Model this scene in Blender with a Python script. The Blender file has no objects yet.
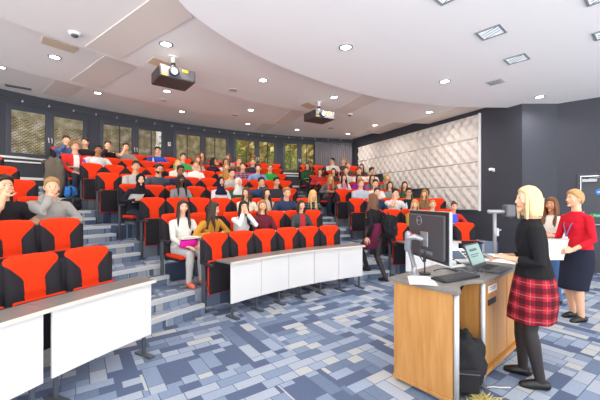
import bpy, math, random
from mathutils import Vector as V, Matrix, noise
SC = bpy.context.scene
COL = SC.collection
rnd = random.Random(7)
PI = math.pi
def R(d): return math.radians(d)
def lin(c):
    return tuple(((x/12.92) if x <= .04045 else ((x+.055)/1.055)**2.4) for x in c)
def hx(s):
    return lin(tuple(int(s[i:i+2], 16)/255 for i in (0, 2, 4)))

# ------------------------------------------------------------------ materials
MATS = {}
def mat(name, col='808080', rough=.5, metal=0., bump=0., bscale=40., var=0., vscale=8., stretch=None, emit=0., spec=.5, coat=0.):
    if name in MATS: return MATS[name]
    m = bpy.data.materials.new(name); m.use_nodes = True
    nt = m.node_tree; b = nt.nodes['Principled BSDF']
    c = hx(col) if isinstance(col, str) else col
    b.inputs['Base Color'].default_value = (*c, 1)
    b.inputs['Roughness'].default_value = rough
    b.inputs['Metallic'].default_value = metal
    b.inputs['Specular IOR Level'].default_value = spec
    b.inputs['Coat Weight'].default_value = coat
    if emit:
        b.inputs['Emission Color'].default_value = (*c, 1); b.inputs['Emission Strength'].default_value = emit
    if bump or var:
        tc = nt.nodes.new('ShaderNodeTexCoord'); mp = nt.nodes.new('ShaderNodeMapping')
        nt.links.new(tc.outputs['Object'], mp.inputs['Vector'])
        if stretch: mp.inputs['Scale'].default_value = stretch
    if var:
        n = nt.nodes.new('ShaderNodeTexNoise'); n.inputs['Scale'].default_value = vscale; n.inputs['Detail'].default_value = 4
        nt.links.new(mp.outputs['Vector'], n.inputs['Vector'])
        mx = nt.nodes.new('ShaderNodeMix'); mx.data_type = 'RGBA'
        mx.inputs[6].default_value = (*[x*(1-var) for x in c], 1); mx.inputs[7].default_value = (*[min(1, x*(1+var)) for x in c], 1)
        nt.links.new(n.outputs['Fac'], mx.inputs[0]); nt.links.new(mx.outputs[2], b.inputs['Base Color'])
    if bump:
        n2 = nt.nodes.new('ShaderNodeTexNoise'); n2.inputs['Scale'].default_value = bscale; n2.inputs['Detail'].default_value = 3
        nt.links.new(mp.outputs['Vector'], n2.inputs['Vector'])
        bp = nt.nodes.new('ShaderNodeBump'); bp.inputs['Strength'].default_value = bump; bp.inputs['Distance'].default_value = .01
        nt.links.new(n2.outputs['Fac'], bp.inputs['Height']); nt.links.new(bp.outputs['Normal'], b.inputs['Normal'])
    MATS[name] = m
    return m
def cloth(col, kind='cotton'):
    return mat('fabric_%s_%s' % (kind, col), col, .9, bump=.25, bscale=30, var=.1, vscale=14, spec=.2)
def hairmat(col): return mat('hair_' + col, col, .5, bump=.6, bscale=60, var=.35, vscale=40, stretch=(1, 1, .12), spec=.4)
def skinmat(col): return mat('skin_' + col, col, .55, var=.05, vscale=20, spec=.35)

def ramp(nt, stops, interp='CONSTANT'):
    r = nt.nodes.new('ShaderNodeValToRGB'); r.color_ramp.interpolation = interp
    e = r.color_ramp.elements
    while len(e) < len(stops): e.new(.5)
    for k, (p, c) in enumerate(stops):
        e[k].position = p; e[k].color = (*hx(c), 1)
    return r
def carpet():
    m = bpy.data.materials.new('blue_plank_carpet'); m.use_nodes = True; nt = m.node_tree; b = nt.nodes['Principled BSDF']
    L = nt.links.new
    tc = nt.nodes.new('ShaderNodeTexCoord'); mp = nt.nodes.new('ShaderNodeMapping')
    mp.inputs['Rotation'].default_value = (0, 0, R(-35)); L(tc.outputs['Object'], mp.inputs['Vector'])
    def brick(rot, sc, w, h, off, sq, fr):
        m2 = nt.nodes.new('ShaderNodeMapping'); m2.inputs['Rotation'].default_value = (0, 0, R(rot)); m2.inputs['Location'].default_value = (off*7.3, off*3.1, 0)
        L(mp.outputs['Vector'], m2.inputs['Vector'])
        bt = nt.nodes.new('ShaderNodeTexBrick'); L(m2.outputs['Vector'], bt.inputs['Vector'])
        bt.offset = off; bt.offset_frequency = 2; bt.squash = sq; bt.squash_frequency = fr
        bt.inputs['Color1'].default_value = (0, 0, 0, 1); bt.inputs['Color2'].default_value = (1, 1, 1, 1); bt.inputs['Mortar'].default_value = (.08, .08, .08, 1)
        bt.inputs['Scale'].default_value = sc; bt.inputs['Mortar Size'].default_value = .0035; bt.inputs['Bias'].default_value = 0
        bt.inputs['Brick Width'].default_value = w; bt.inputs['Row Height'].default_value = h
        return bt
    b1 = brick(0, 1, .27, .115, .37, .6, 3); b2 = brick(90, 1, .30, .13, .43, 1.5, 2)
    vm = nt.nodes.new('ShaderNodeVectorMath'); vm.operation = 'SCALE'; vm.inputs['Scale'].default_value = 1/.46; L(mp.outputs['Vector'], vm.inputs[0])
    fl = nt.nodes.new('ShaderNodeVectorMath'); fl.operation = 'FLOOR'; L(vm.outputs[0], fl.inputs[0])
    wn = nt.nodes.new('ShaderNodeTexWhiteNoise'); wn.noise_dimensions = '2D'; L(fl.outputs[0], wn.inputs['Vector'])
    gt = nt.nodes.new('ShaderNodeMath'); gt.operation = 'GREATER_THAN'; gt.inputs[1].default_value = .55; L(wn.outputs['Value'], gt.inputs[0])
    mx = nt.nodes.new('ShaderNodeMix'); mx.data_type = 'RGBA'; L(gt.outputs[0], mx.inputs[0]); L(b1.outputs['Color'], mx.inputs[6]); L(b2.outputs['Color'], mx.inputs[7])
    rp = ramp(nt, [(0, '56627c'), (.2, '69778f'), (.36, '7d8ca4'), (.54, '909db1'), (.7, '9fa8b6'), (.88, 'aeb1b2')])
    L(mx.outputs[2], rp.inputs[0])
    n = nt.nodes.new('ShaderNodeTexNoise'); n.inputs['Scale'].default_value = 90; n.inputs['Detail'].default_value = 2; L(tc.outputs['Object'], n.inputs['Vector'])
    mr = nt.nodes.new('ShaderNodeMapRange'); mr.inputs[3].default_value = .7; mr.inputs[4].default_value = 1.3; L(n.outputs['Fac'], mr.inputs[0])
    mu = nt.nodes.new('ShaderNodeMix'); mu.data_type = 'RGBA'; mu.blend_type = 'MULTIPLY'; mu.inputs[0].default_value = 1
    L(rp.outputs[0], mu.inputs[6]); L(mr.outputs[0], mu.inputs[7]); L(mu.outputs[2], b.inputs['Base Color'])
    bp = nt.nodes.new('ShaderNodeBump'); bp.inputs['Strength'].default_value = .3; bp.inputs['Distance'].default_value = .005
    L(n.outputs['Fac'], bp.inputs['Height']); L(bp.outputs[0], b.inputs['Normal'])
    b.inputs['Roughness'].default_value = .95; b.inputs['Specular IOR Level'].default_value = .15
    return m
def tartan(name, base, dark, light, sc):
    m = bpy.data.materials.new(name); m.use_nodes = True; nt = m.node_tree; b = nt.nodes['Principled BSDF']; L = nt.links.new
    tc = nt.nodes.new('ShaderNodeTexCoord'); sx = nt.nodes.new('ShaderNodeSeparateXYZ'); L(tc.outputs['Object'], sx.inputs[0])
    ad = nt.nodes.new('ShaderNodeMath'); ad.operation = 'ARCTAN2'; L(sx.outputs[0], ad.inputs[0]); L(sx.outputs[1], ad.inputs[1])
    ml = nt.nodes.new('ShaderNodeMath'); ml.operation = 'MULTIPLY'; ml.inputs[1].default_value = .17; L(ad.outputs[0], ml.inputs[0])
    def stripes(src, ph, width):
        a = nt.nodes.new('ShaderNodeMath'); a.operation = 'MULTIPLY_ADD'; a.inputs[1].default_value = sc; a.inputs[2].default_value = ph; L(src, a.inputs[0])
        f = nt.nodes.new('ShaderNodeMath'); f.operation = 'FRACT'; L(a.outputs[0], f.inputs[0])
        g = nt.nodes.new('ShaderNodeMath'); g.operation = 'LESS_THAN'; g.inputs[1].default_value = width; L(f.outputs[0], g.inputs[0])
        return g.outputs[0]
    cur = None
    colr = nt.nodes.new('ShaderNodeRGB'); colr.outputs[0].default_value = (*hx(base), 1); cur = colr.outputs[0]
    for src in (ml.outputs[0], sx.outputs[2]):
        for ph, w, c, a in ((0, .45, dark, .62), (.3, .06, light, .6)):
            s = stripes(src, ph, w)
            k = nt.nodes.new('ShaderNodeMath'); k.operation = 'MULTIPLY'; k.inputs[1].default_value = a; L(s, k.inputs[0])
            mx = nt.nodes.new('ShaderNodeMix'); mx.data_type = 'RGBA'; L(k.outputs[0], mx.inputs[0]); L(cur, mx.inputs[6]); mx.inputs[7].default_value = (*hx(c), 1)
            cur = mx.outputs[2]
    L(cur, b.inputs['Base Color']); b.inputs['Roughness'].default_value = .9; b.inputs['Specular IOR Level'].default_value = .2
    MATS[name] = m
    return m
def wood():
    m = bpy.data.materials.new('beech_veneer'); m.use_nodes = True; nt = m.node_tree; b = nt.nodes['Principled BSDF']; L = nt.links.new
    tc = nt.nodes.new('ShaderNodeTexCoord'); mp = nt.nodes.new('ShaderNodeMapping'); mp.inputs['Scale'].default_value = (9, 9, .8); L(tc.outputs['Object'], mp.inputs['Vector'])
    n = nt.nodes.new('ShaderNodeTexNoise'); n.inputs['Scale'].default_value = 3; n.inputs['Detail'].default_value = 6; n.inputs['Distortion'].default_value = .6; L(mp.outputs[0], n.inputs['Vector'])
    rp = ramp(nt, [(.3, 'b17a3c'), (.5, 'bb8548'), (.7, 'c49153')], 'LINEAR'); L(n.outputs['Fac'], rp.inputs[0]); L(rp.outputs[0], b.inputs['Base Color'])
    b.inputs['Roughness'].default_value = .4
    return m
def blindmat():
    m = bpy.data.materials.new('perforated_golden_blind'); m.use_nodes = True; nt = m.node_tree; b = nt.nodes['Principled BSDF']; L = nt.links.new
    uv = nt.nodes.new('ShaderNodeTexCoord')
    bt = nt.nodes.new('ShaderNodeTexBrick'); L(uv.outputs['UV'], bt.inputs['Vector'])
    bt.inputs['Color1'].default_value = (0, 0, 0, 1); bt.inputs['Color2'].default_value = (0, 0, 0, 1); bt.inputs['Mortar'].default_value = (1, 1, 1, 1)
    bt.inputs['Scale'].default_value = 1; bt.inputs['Brick Width'].default_value = .09; bt.inputs['Row Height'].default_value = .042; bt.inputs['Mortar Size'].default_value = .013; bt.inputs['Mortar Smooth'].default_value = 0
    tr = nt.nodes.new('ShaderNodeBsdfTransparent'); ms = nt.nodes.new('ShaderNodeMixShader')
    L(bt.outputs['Color'], ms.inputs[0]); L(tr.outputs[0], ms.inputs[1]); L(b.outputs[0], ms.inputs[2])
    tl = nt.nodes.new('ShaderNodeBsdfTranslucent'); tl.inputs[0].default_value = (*hx('e8cf8a'), 1)
    m3 = nt.nodes.new('ShaderNodeMixShader'); m3.inputs[0].default_value = .45; L(b.outputs[0], m3.inputs[1]); L(tl.outputs[0], m3.inputs[2]); L(m3.outputs[0], ms.inputs[2])
    L(ms.outputs[0], nt.nodes['Material Output'].inputs['Surface'])
    nz = nt.nodes.new('ShaderNodeTexNoise'); nz.inputs['Scale'].default_value = 5; nz.inputs['Detail'].default_value = 5; L(uv.outputs['Object'], nz.inputs['Vector'])
    rp = ramp(nt, [(.35, 'aa9a74'), (.52, 'dccfab'), (.64, 'fffbf2')], 'LINEAR'); L(nz.outputs['Fac'], rp.inputs[0]); L(rp.outputs[0], b.inputs['Base Color']); L(rp.outputs[0], tl.inputs[0]); b.inputs['Roughness'].default_value = .5
    return m
def glassmat():
    m = bpy.data.materials.new('window_glass'); m.use_nodes = True; nt = m.node_tree; L = nt.links.new
    g = nt.nodes.new('ShaderNodeBsdfGlossy'); g.inputs['Roughness'].default_value = .02
    tr = nt.nodes.new('ShaderNodeBsdfTransparent'); tr.inputs[0].default_value = (.96, .96, .95, 1); ms = nt.nodes.new('ShaderNodeMixShader')
    fr = nt.nodes.new('ShaderNodeFresnel'); fr.inputs[0].default_value = 1.45
    L(fr.outputs[0], ms.inputs[0]); L(tr.outputs[0], ms.inputs[1]); L(g.outputs[0], ms.inputs[2]); L(ms.outputs[0], nt.nodes['Material Output'].inputs['Surface'])
    return m

# ------------------------------------------------------------------ mesh building
class MB:
    def __init__(s): s.v = []; s.f = []; s.m = []; s.sm = []
    def add(s, vs, fs, mi=0, smooth=False):
        o = len(s.v); s.v += [V(x) for x in vs]
        for f in fs: s.f.append([o+i for i in f]); s.m.append(mi); s.sm.append(smooth)
    def box(s, c, size, mi=0, M=None):
        hx_, hy, hz = size[0]/2, size[1]/2, size[2]/2
        vs = [V((c[0]+a*hx_, c[1]+b*hy, c[2]+d*hz)) for a in (-1, 1) for b in (-1, 1) for d in (-1, 1)]
        if M is not None: vs = [M @ v for v in vs]
        s.add(vs, [(0, 1, 3, 2), (4, 6, 7, 5), (0, 4, 5, 1), (2, 3, 7, 6), (0, 2, 6, 4), (1, 5, 7, 3)], mi)
    def loft(s, rings, mi=0, smooth=True, cap=True, closed=True):
        n = len(rings[0]); vs = [p for r in rings for p in r]; fs = []
        for i in range(len(rings)-1):
            for j in range(n if closed else n-1):
                k = (j+1) % n
                fs.append((i*n+j, i*n+k, (i+1)*n+k, (i+1)*n+j))
        if cap:
            fs.append(tuple(range(n-1, -1, -1))); fs.append(tuple((len(rings)-1)*n+j for j in range(n)))
        s.add(vs, fs, mi, smooth)
    def tube(s, pts, rad, n=10, mi=0, round_=True, smooth=True, flat=1., flatdir=None):
        pts = [V(p) for p in pts]
        if not isinstance(rad, (list, tuple)): rad = [rad]*len(pts)
        T = []
        for i in range(len(pts)):
            a = pts[max(0, i-1)]; b = pts[min(len(pts)-1, i+1)]; t = (b-a)
            T.append(t.normalized() if t.length > 1e-9 else V((0, 0, 1)))
        up = V((0, 0, 1)) if abs(T[0].z) < .9 else V((0, 1, 0))
        if flatdir is not None: up = V(flatdir)
        x = T[0].cross(up).normalized(); rings = []
        def ring(c, t, r):
            nonlocal x
            x = (x - t*x.dot(t)).normalized(); y = t.cross(x)
            return [c + x*(math.cos(2*PI*j/n)*r) + y*(math.sin(2*PI*j/n)*r*flat) for j in range(n)]
        if round_:
            for a in (75, 45, 20): rings.append(ring(pts[0]-T[0]*rad[0]*math.sin(R(a)), T[0], rad[0]*math.cos(R(a))))
        for p, t, r in zip(pts, T, rad): rings.append(ring(p, t, r))
        if round_:
            for a in (20, 45, 75): rings.append(ring(pts[-1]+T[-1]*rad[-1]*math.sin(R(a)), T[-1], rad[-1]*math.cos(R(a))))
        s.loft(rings, mi, smooth)
    def ell(s, c, r, mi=0, M=None, nu=14, nv=9, smooth=True):
        c = V(c); rings = []
        for i in range(nv):
            th = PI*(i+.5)/nv*.985+.0235
            ring = []
            for j in range(nu):
                a = 2*PI*j/nu; p = V((r[0]*math.sin(th)*math.cos(a), r[1]*math.sin(th)*math.sin(a), -r[2]*math.cos(th)))
                ring.append(c + (M @ p if M is not None else p))
            rings.append(ring)
        s.loft(rings, mi, smooth)
    def prism(s, poly, z0, z1, mi=0):
        n = len(poly); vs = [V((p[0], p[1], z0)) for p in poly]+[V((p[0], p[1], z1)) for p in poly]
        fs = [tuple(range(n-1, -1, -1)), tuple(range(n, 2*n))]+[(i, (i+1) % n, n+(i+1) % n, n+i) for i in range(n)]
        s.add(vs, fs, mi)
    def cyl(s, c, r, z0, z1, n=24, mi=0, smooth=True):
        s.loft([[V((c[0]+r*math.cos(2*PI*j/n), c[1]+r*math.sin(2*PI*j/n), z)) for j in range(n)] for z in (z0, z1)], mi, False)
    def mesh(s, name, mats=()):
        me = bpy.data.meshes.new(name); me.from_pydata([tuple(v) for v in s.v], [], s.f)
        me.polygons.foreach_set('material_index', s.m); me.polygons.foreach_set('use_smooth', s.sm)
        for m in mats: me.materials.append(m)
        me.update(); return me
def mods_bake(me, fn):
    o = bpy.data.objects.new('temporary', me); COL.objects.link(o); fn(o)
    dg = bpy.context.evaluated_depsgraph_get(); dg.update()
    out = bpy.data.meshes.new_from_object(o.evaluated_get(dg)); out.name = me.name
    bpy.data.objects.remove(o); bpy.data.meshes.remove(me)
    return out
def bevel(me, w, seg=2, ang=40):
    def fn(o):
        b = o.modifiers.new('b', 'BEVEL'); b.width = w; b.segments = seg; b.limit_method = 'ANGLE'; b.angle_limit = R(ang)
    out = mods_bake(me, fn)
    return out
def remesh(mb, voxel, name, smooth=1, mats=()):
    me = mb.mesh(name)
    def fn(o):
        r = o.modifiers.new('r', 'REMESH'); r.mode = 'VOXEL'; r.voxel_size = voxel; r.use_smooth_shade = True
        if smooth:
            k = o.modifiers.new('s', 'SMOOTH'); k.factor = .5; k.iterations = smooth
    out = mods_bake(me, fn)
    for m in mats: out.materials.append(m)
    out.polygons.foreach_set('use_smooth', [True]*len(out.polygons))
    return out
def obj(name, me, parent=None, loc=(0, 0, 0), rz=0):
    o = bpy.data.objects.new(name, me); COL.objects.link(o)
    o.location = loc; o.rotation_euler = (0, 0, rz); o.parent = parent
    return o
def part(name, mb, mats, parent=None, bev=0, seg=2):
    if not isinstance(mats, (list, tuple)): mats = [mats]
    me = mb.mesh(name, mats)
    if bev: me = bevel(me, bev, seg)
    return obj(name, me, parent)
def tag(o, label, cat, group=None, kind=None):
    o['label'] = label; o['category'] = cat
    if group: o['group'] = group
    if kind: o['kind'] = kind
    return o
def thing(name, label, cat, loc=(0, 0, 0), rz=0, group=None):
    return tag(obj(name, None, None, loc, rz), label, cat, group)
def struct(name, mb, mats, parent=None, bev=0):
    o = part(name, mb, mats, parent, bev); o['kind'] = 'structure'; return o
def copy_tree(o, parent=None):
    c = o.copy(); COL.objects.link(c); c.parent = parent
    for ch in list(o.children): copy_tree(ch, c)
    return c
ORD = ['first', 'second', 'third', 'fourth', 'fifth', 'sixth', 'seventh', 'eighth', 'ninth', 'tenth', 'eleventh', 'twelfth', 'thirteenth', 'fourteenth', 'fifteenth', 'sixteenth', 'seventeenth', 'eighteenth']

# ------------------------------------------------------------------ the hall's plan: rows are arcs about a focus near the lectern
CX, CY = 3.65, .33
R1, DP, DZ, NROW = 6.5, .875, .265, 8
RWALL = 13.6
def rk(k): return R1+DP*(k-1)
def pol(r, a, z=0): return V((CX+r*math.cos(R(a)), CY+r*math.sin(R(a)), z))
def wall_x(y): return 7.953-.4077*y
def wall_ang(r):
    a = 1+.4077**2; b = -2*.4077*(7.953-CX)-2*CY; c = (7.953-CX)**2+CY*CY-r*r
    y = (-b+math.sqrt(b*b-4*a*c))/(2*a)
    return math.degrees(math.atan2(y-CY, wall_x(y)-CX))
def arc_poly(r0, r1, a0, a1, n=24):
    return [pol(r0, a0+(a1-a0)*i/n) for i in range(n+1)]+[pol(r1, a1+(a0-a1)*i/n) for i in range(n+1)]

M_CARPET = carpet(); M_WOOD = wood(); M_BLIND = blindmat(); M_GLASS = glassmat()
M_DARKWALL = mat('charcoal_wall_paint', '3f414b', .75, bump=.05, bscale=120)
M_FRAME = mat('dark_grey_window_frame', '3f4350', .5)
M_WHITE = mat('white_paint', 'f2f2f0', .7)
M_CEIL = mat('white_ceiling_plaster', 'fcfcfc', .9)
M_RAFT = mat('warm_ceiling_raft', 'f3efec', .9)
M_STRIP = mat('tan_ceiling_strip', 'e6dcd3', .85)
M_ACCESS = mat('tan_access_hatch', 'd4c0a6', .8)
M_NOSE = mat('aluminium_nosing', 'd5d8da', .4, metal=.2)
M_RED = mat('red_seat_fabric', 'e63a16', .85, bump=.15, bscale=200, spec=.15, var=.05, vscale=60)
M_BLACK = mat('black_seat_fabric', '2c2a2f', .85, bump=.15, bscale=200, spec=.2)
M_PLAST = mat('black_plastic', '26262a', .45)
M_METAL = mat('dark_grey_metal', '555b63', .45, metal=.3)
M_SILVER = mat('brushed_silver', '9fa2a7', .35, metal=.6)
M_LAM = mat('grey_laminate_top', '77736f', .35)
M_PANELW = mat('white_laminate_panel', 'e9e8e7', .4)
M_EDGE = mat('pale_edge_strip', 'dcd6ca', .5)
M_PAPER = mat('white_paper', 'f6f6f4', .8)
M_QUILT = mat('off_white_acoustic_foam', 'ddd8d3', .85)
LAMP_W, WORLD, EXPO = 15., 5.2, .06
# ------------------------------------------------------------------ floor, tiers, steps
mb = MB(); mb.box((0, 6.2, -.05), (20, 16.5, .1)); struct('floor', mb, M_CARPET)
ALEFT = (140.4, 149.6)
def a_left_aisle(k): return (140.4+.24*(k-1), 149.4-.17*(k-1))
def a_right_aisle(k): return (106.6+.07*(k-1), 116.3-.86*(k-1))
def rf(k): return rk(k-1)+.13
for k in range(2, NROW+1):
    r0, z1 = rf(k), DZ*(k-1); n = 40
    mb = MB(); a0 = wall_ang(r0); a1 = wall_ang(RWALL)
    poly = [pol(r0, a0+(172-a0)*i/n) for i in range(n+1)]+[pol(RWALL, 172+(a1-172)*i/n) for i in range(n+1)]
    mb.prism(poly, z1-DZ, z1)
    o = struct('floor_tier', mb, M_CARPET)
    for (b0, b1), side in ((a_left_aisle(k), 'left'), (a_right_aisle(k), 'right')):
        mb = MB(); mb.prism(arc_poly(r0-.24, r0-.002, b0+.15, b1-.15, 6), z1-DZ, z1-DZ/2)
        st = struct('floor_step', mb, M_CARPET)
        for rr, zz in ((r0-.24, z1-DZ/2), (r0, z1)):
            mb = MB()
            mb.prism(arc_poly(rr-.008, rr+.05, b0+.2, b1-.2, 6), zz, zz+.006)
            mb.prism(arc_poly(rr-.012, rr-.004, b0+.2, b1-.2, 6), zz-.045, zz+.006)
            o = part('trim_nosing', mb, M_NOSE); o['kind'] = 'structure'
# back walkway level and its skirting
# ------------------------------------------------------------------ curved window wall
WINS = [(137.3, 145.0, .50), (127.8, 136.0, .52), (118.0, 126.6, .51), (109.8, 117.3, .53), (102.6, 108.8, .5)]
ZS, ZT = 2.67, 4.0
mb = MB()
def wallseg(a0, a1, z0, z1):
    n = max(2, int(abs(a1-a0)/1.5)); mb.prism(arc_poly(RWALL, RWALL+.22, a0, a1, n), z0, z1)
AEND = wall_ang(RWALL)
wallseg(AEND, 172, 1.2, ZS); wallseg(AEND, 172, ZT, 4.7)
edges = [172]
for a0, a1, _ in WINS: edges += [a1, a0]
edges.append(AEND)
for i in range(0, len(edges), 2): wallseg(edges[i+1], edges[i], ZS, ZT)
struct('wall_back', mb, M_DARKWALL)
for nm, z0, z1, d in (('trim_1', 2.63, 2.68, .05), ('trim_2', 2.53, 2.57, .04), ('baseboard_back', 2.08, 2.15, .03)):
    mb = MB(); mb.prism(arc_poly(RWALL-d, RWALL-.001, AEND+.3, 172, 60), z0, z1); struct(nm, mb, M_WHITE)
for wi, (a0, a1, frac) in enumerate(WINS):
    am = (a0+a1)/2; w = 2*RWALL*math.sin(R(a1-a0)/2); hgt = ZT-ZS; c = pol(RWALL*math.cos(R(a1-a0)/2)+.03, am, ZS)
    mb = MB(); fw = .065
    mb.box((0, 0, fw/2), (w, .12, fw)); mb.box((0, 0, hgt-fw/2), (w, .12, fw))
    for x in (-w/2+fw/2, w/2-fw/2): mb.box((x, 0, hgt/2), (fw, .12, hgt-2*fw))
    xm = w/2-(1-frac)*w if False else -w/2+frac*w
    mb.box((xm, 0, hgt/2), (.1, .12, hgt-2*fw))
    root = struct('window_%d' % (wi+1), mb, M_FRAME, None, .008)
    root.location = c; root.rotation_euler = (0, 0, R(am-90))
    sash = [(-w/2+fw, xm-.05), (xm+.05, w/2-fw)]
    for x0, x1 in sash:
        s = MB(); t = .045
        for xx in (x0+t/2, x1-t/2): s.box((xx, -.02, hgt/2), (t, .06, hgt-2*fw))
        for zz in (fw+t/2, hgt-fw-t/2): s.box(((x0+x1)/2, -.02, zz), (x1-x0-2*t, .06, t))
        sh = part('sash', s, M_FRAME, root, .005)
        g = MB(); g.box(((x0+x1)/2, -.005, hgt/2), (x1-x0-2*t, .008, hgt-2*fw-2*t)); part('pane', g, M_GLASS, sh)
        bl = MB(); u0, u1, v0, v1 = x0+t, x1-t, fw+t, hgt-fw-t
        bl.add([(u0, .03, v0), (u1, .03, v0), (u1, .03, v1), (u0, .03, v1)], [(0, 1, 2, 3)])
        if wi < 5:
            me = bl.mesh('blind', [M_BLIND]); uvl = me.uv_layers.new()
            for li, (u, v) in enumerate(((u0, v0), (u1, v0), (u1, v1), (u0, v1))): uvl.data[li].uv = (u, v)
            if wi < 3: obj('perforated_blind', me, sh)
        if wi >= 1:
            s = MB(); s.box((x0+(x1-x0)*(.55 if wi % 2 else .45), -.01, hgt/2), (.03, .03, hgt-2*fw-2*t)); part('glazing_bar', s, M_FRAME, sh)
    for xx in (xm-.035, xm+.035):
        s = MB(); s.box((xx, -.075, hgt*.42), (.022, .02, .06)); s.tube([(xx, -.085, hgt*.42), (xx, -.11, hgt*.42), (xx, -.11, hgt*.42-.11)], .009, 8); part('handle', s, M_WHITE, root)
# rail with clips along the top of the window wall
rl = thing('cable_rail', 'dark cable rail with small white clips running above the windows', 'rail', pol(RWALL-.07, 125, 4.14))
mb = MB(); base = pol(RWALL-.07, 125, 4.14)
mb.tube([pol(RWALL-.05, a, 4.14)-base for a in range(97, 151, 2)], .014, 8); part('rail', mb, M_METAL, rl)
clip = MB(); clip.box((0, 0, 0), (.035, .05, .05)); cm = bevel(clip.mesh('clip', [M_WHITE]), .006)
for i in range(22):
    a = 98+i*2.4; obj('clip', cm, rl, pol(RWALL-.035, a, 4.14)-base, R(a-90))
# curtain
mb = MB(); rows = []
for iz in range(9):
    z = 2.1+(4.0-2.1)*iz/8; ring = []
    for i in range(181):
        a = 96.1+(103.0-96.1)*i/180
        ring.append(pol(RWALL-.14+.05*math.sin(i*.62+.5*math.sin(i*.11))*(1-.25*iz/8)+.012*math.sin(iz*.9+i*.2), a, z))
    rows.append(ring)
mb.loft(rows, cap=False, closed=False)
me = mb.mesh('curtain', [mat('grey_curtain_cloth', '8d8b93', .9, bump=.2, bscale=80)])
def sol(o): m = o.modifiers.new('s', 'SOLIDIFY'); m.thickness = .006
o = obj('curtain', mods_bake(me, sol)); tag(o, 'grey pleated curtain hanging in the far right corner of the back wall', 'curtain')
ct = MB(); ct.tube([pol(RWALL-.14, a, 4.03) for a in (95.9, 98, 100, 102, 103.2)], .016, 8); part('curtain_track', ct, M_METAL, o)
# thermostat box between the windows
a = 127.15; t = thing('wall_switch', 'small white switch box on the dark pier between the windows', 'switch', pol(RWALL-.012, a, 3.5), R(a-90))
mb = MB(); mb.box((0, 0, 0), (.1, .024, .14)); part('cover', mb, M_WHITE, t, .006)
mb = MB(); mb.box((0, -.016, .01), (.035, .012, .05)); part('rocker', mb, M_METAL, t, .003)

# ------------------------------------------------------------------ right hand walls
P1 = V((5.01, 7.22)); P2 = V((5.80, 7.22)); dW = V((.747, -.665)); P3 = P2+dW*5.4
PF = V((wall_x(14.05), 14.05)); nA = V((.926, .378))
mb = MB(); mb.prism([P1, P1+nA*.25+V((.0, .1)), PF+nA*.25, PF], 0, 4.7); struct('wall_right', mb, M_DARKWALL)
mb = MB(); mb.prism([P1+V((.002, 0)), P2, P2+V((0, .2)), P1+V((.15, .2))], 0, 4.7); struct('wall_recess', mb, M_DARKWALL)
nD = V((.665, .747))
mb = MB()
def wprism(u0, u1, z0, z1, off=0, th=.2, m=mb):
    a = P2+dW*u0+nD*off; b = P2+dW*u1+nD*off
    m.prism([a, b, b+nD*th, a+nD*th], z0, z1)
D0, D1, DH = .34, 1.38, 2.13
wprism(0, D0, 0, 4.7); wprism(D1, 5.4, 0, 4.7); wprism(D0, D1, DH, 4.7); struct('wall_front', mb, M_DARKWALL)
for u0, u1 in ((0.03, D0-.07), (D1+.07, 5.4)):
    m2 = MB(); wprism(u0, u1, 0, .1, -.015, .014, m2); struct('baseboard_front', m2, mat('pale_skirting', 'b9bcc2', .6))
m2 = MB(); m2.prism([P1+V((.03, -.014)), P2+V((-.03, -.014)), P2+V((-.03, -.001)), P1+V((.03, -.001))], 0, .1); struct('baseboard_recess', m2, MATS['pale_skirting'])
def wallpt(u, off, z): q = P2+dW*u+nD*off; return V((q.x, q.y, z))
drz = math.atan2(dW.y, dW.x)
m2 = MB()
m2.box((-.0+.03, 0, DH/2), (.06, .1, DH)); m2.box((D1-D0-.03, 0, DH/2), (.06, .1, DH)); m2.box(((D1-D0)/2, 0, DH-.03), (D1-D0-.12, .1, .06))
dr = struct('door_1', m2, mat('door_frame_grey', '3c3e47', .5), None, .006); dr.location = wallpt(D0, .03, 0); dr.rotation_euler = (0, 0, drz)
m2 = MB(); m2.box(((D1-D0)/2, .02, DH/2-.03), (D1-D0-.13, .045, DH-.08)); lf = part('door_leaf', m2, mat('dark_door_paint', '43464f', .5), dr, .004)
m2 = MB(); m2.box((.20, -.045, DH-.16), (.24, .05, .06)); m2.tube([(.2, -.075, DH-.12), (.42, -.09, DH-.1), (.3, -.05, DH-.04)], .01, 8); part('door_closer', m2, M_SILVER, dr, .004)
m2 = MB(); m2.tube([(.1, -.07, 1.03), (.95, -.07, 1.03)], .022, 10); m2.box((.11, -.04, 1.03), (.05, .07, .06)); m2.box((.93, -.04, 1.03), (.05, .07, .06)); part('push_bar', m2, M_SILVER, dr)
m2 = MB(); m2.box((.46, -.006, 1.22), (.5, .006, .075)); sg = part('push_bar_sign', m2, mat('green_sign', '1f9a5b', .5), dr)
def textmesh(name, s, size, m, parent, loc, rot=(PI/2, 0, 0), ext=.001):
    cu = bpy.data.curves.new(name, 'FONT'); cu.body = s; cu.size = size; cu.align_x = 'CENTER'; cu.align_y = 'CENTER'; cu.extrude = ext
    o = bpy.data.objects.new(name, cu); COL.objects.link(o)
    dg = bpy.context.evaluated_depsgraph_get(); dg.update(); me = bpy.data.meshes.new_from_object(o.evaluated_get(dg))
    bpy.data.objects.remove(o); me.materials.clear(); me.materials.append(m)
    q = obj(name, me, parent, loc); q.rotation_euler = rot; return q
textmesh('lettering', 'Push bar to open', .055, M_WHITE, sg, (.46, -.0105, 1.22))
m2 = MB(); m2.loft([[V((.36+.065*math.cos(2*PI*j/28), y, 1.72+.065*math.sin(2*PI*j/28))) for j in range(28)] for y in (-.004, -.01)], 0, False)
fs = part('round_sign', m2, mat('blue_sign', '2a7fd0', .5), dr)
m2 = MB(); m2.loft([[V((.36+.035*math.cos(2*PI*j/20), y, 1.72+.012*math.sin(2*PI*j/20))) for j in range(20)] for y in (-.0095, -.0115)], 0, False); part('sign_mark', m2, M_WHITE, fs)
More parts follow.
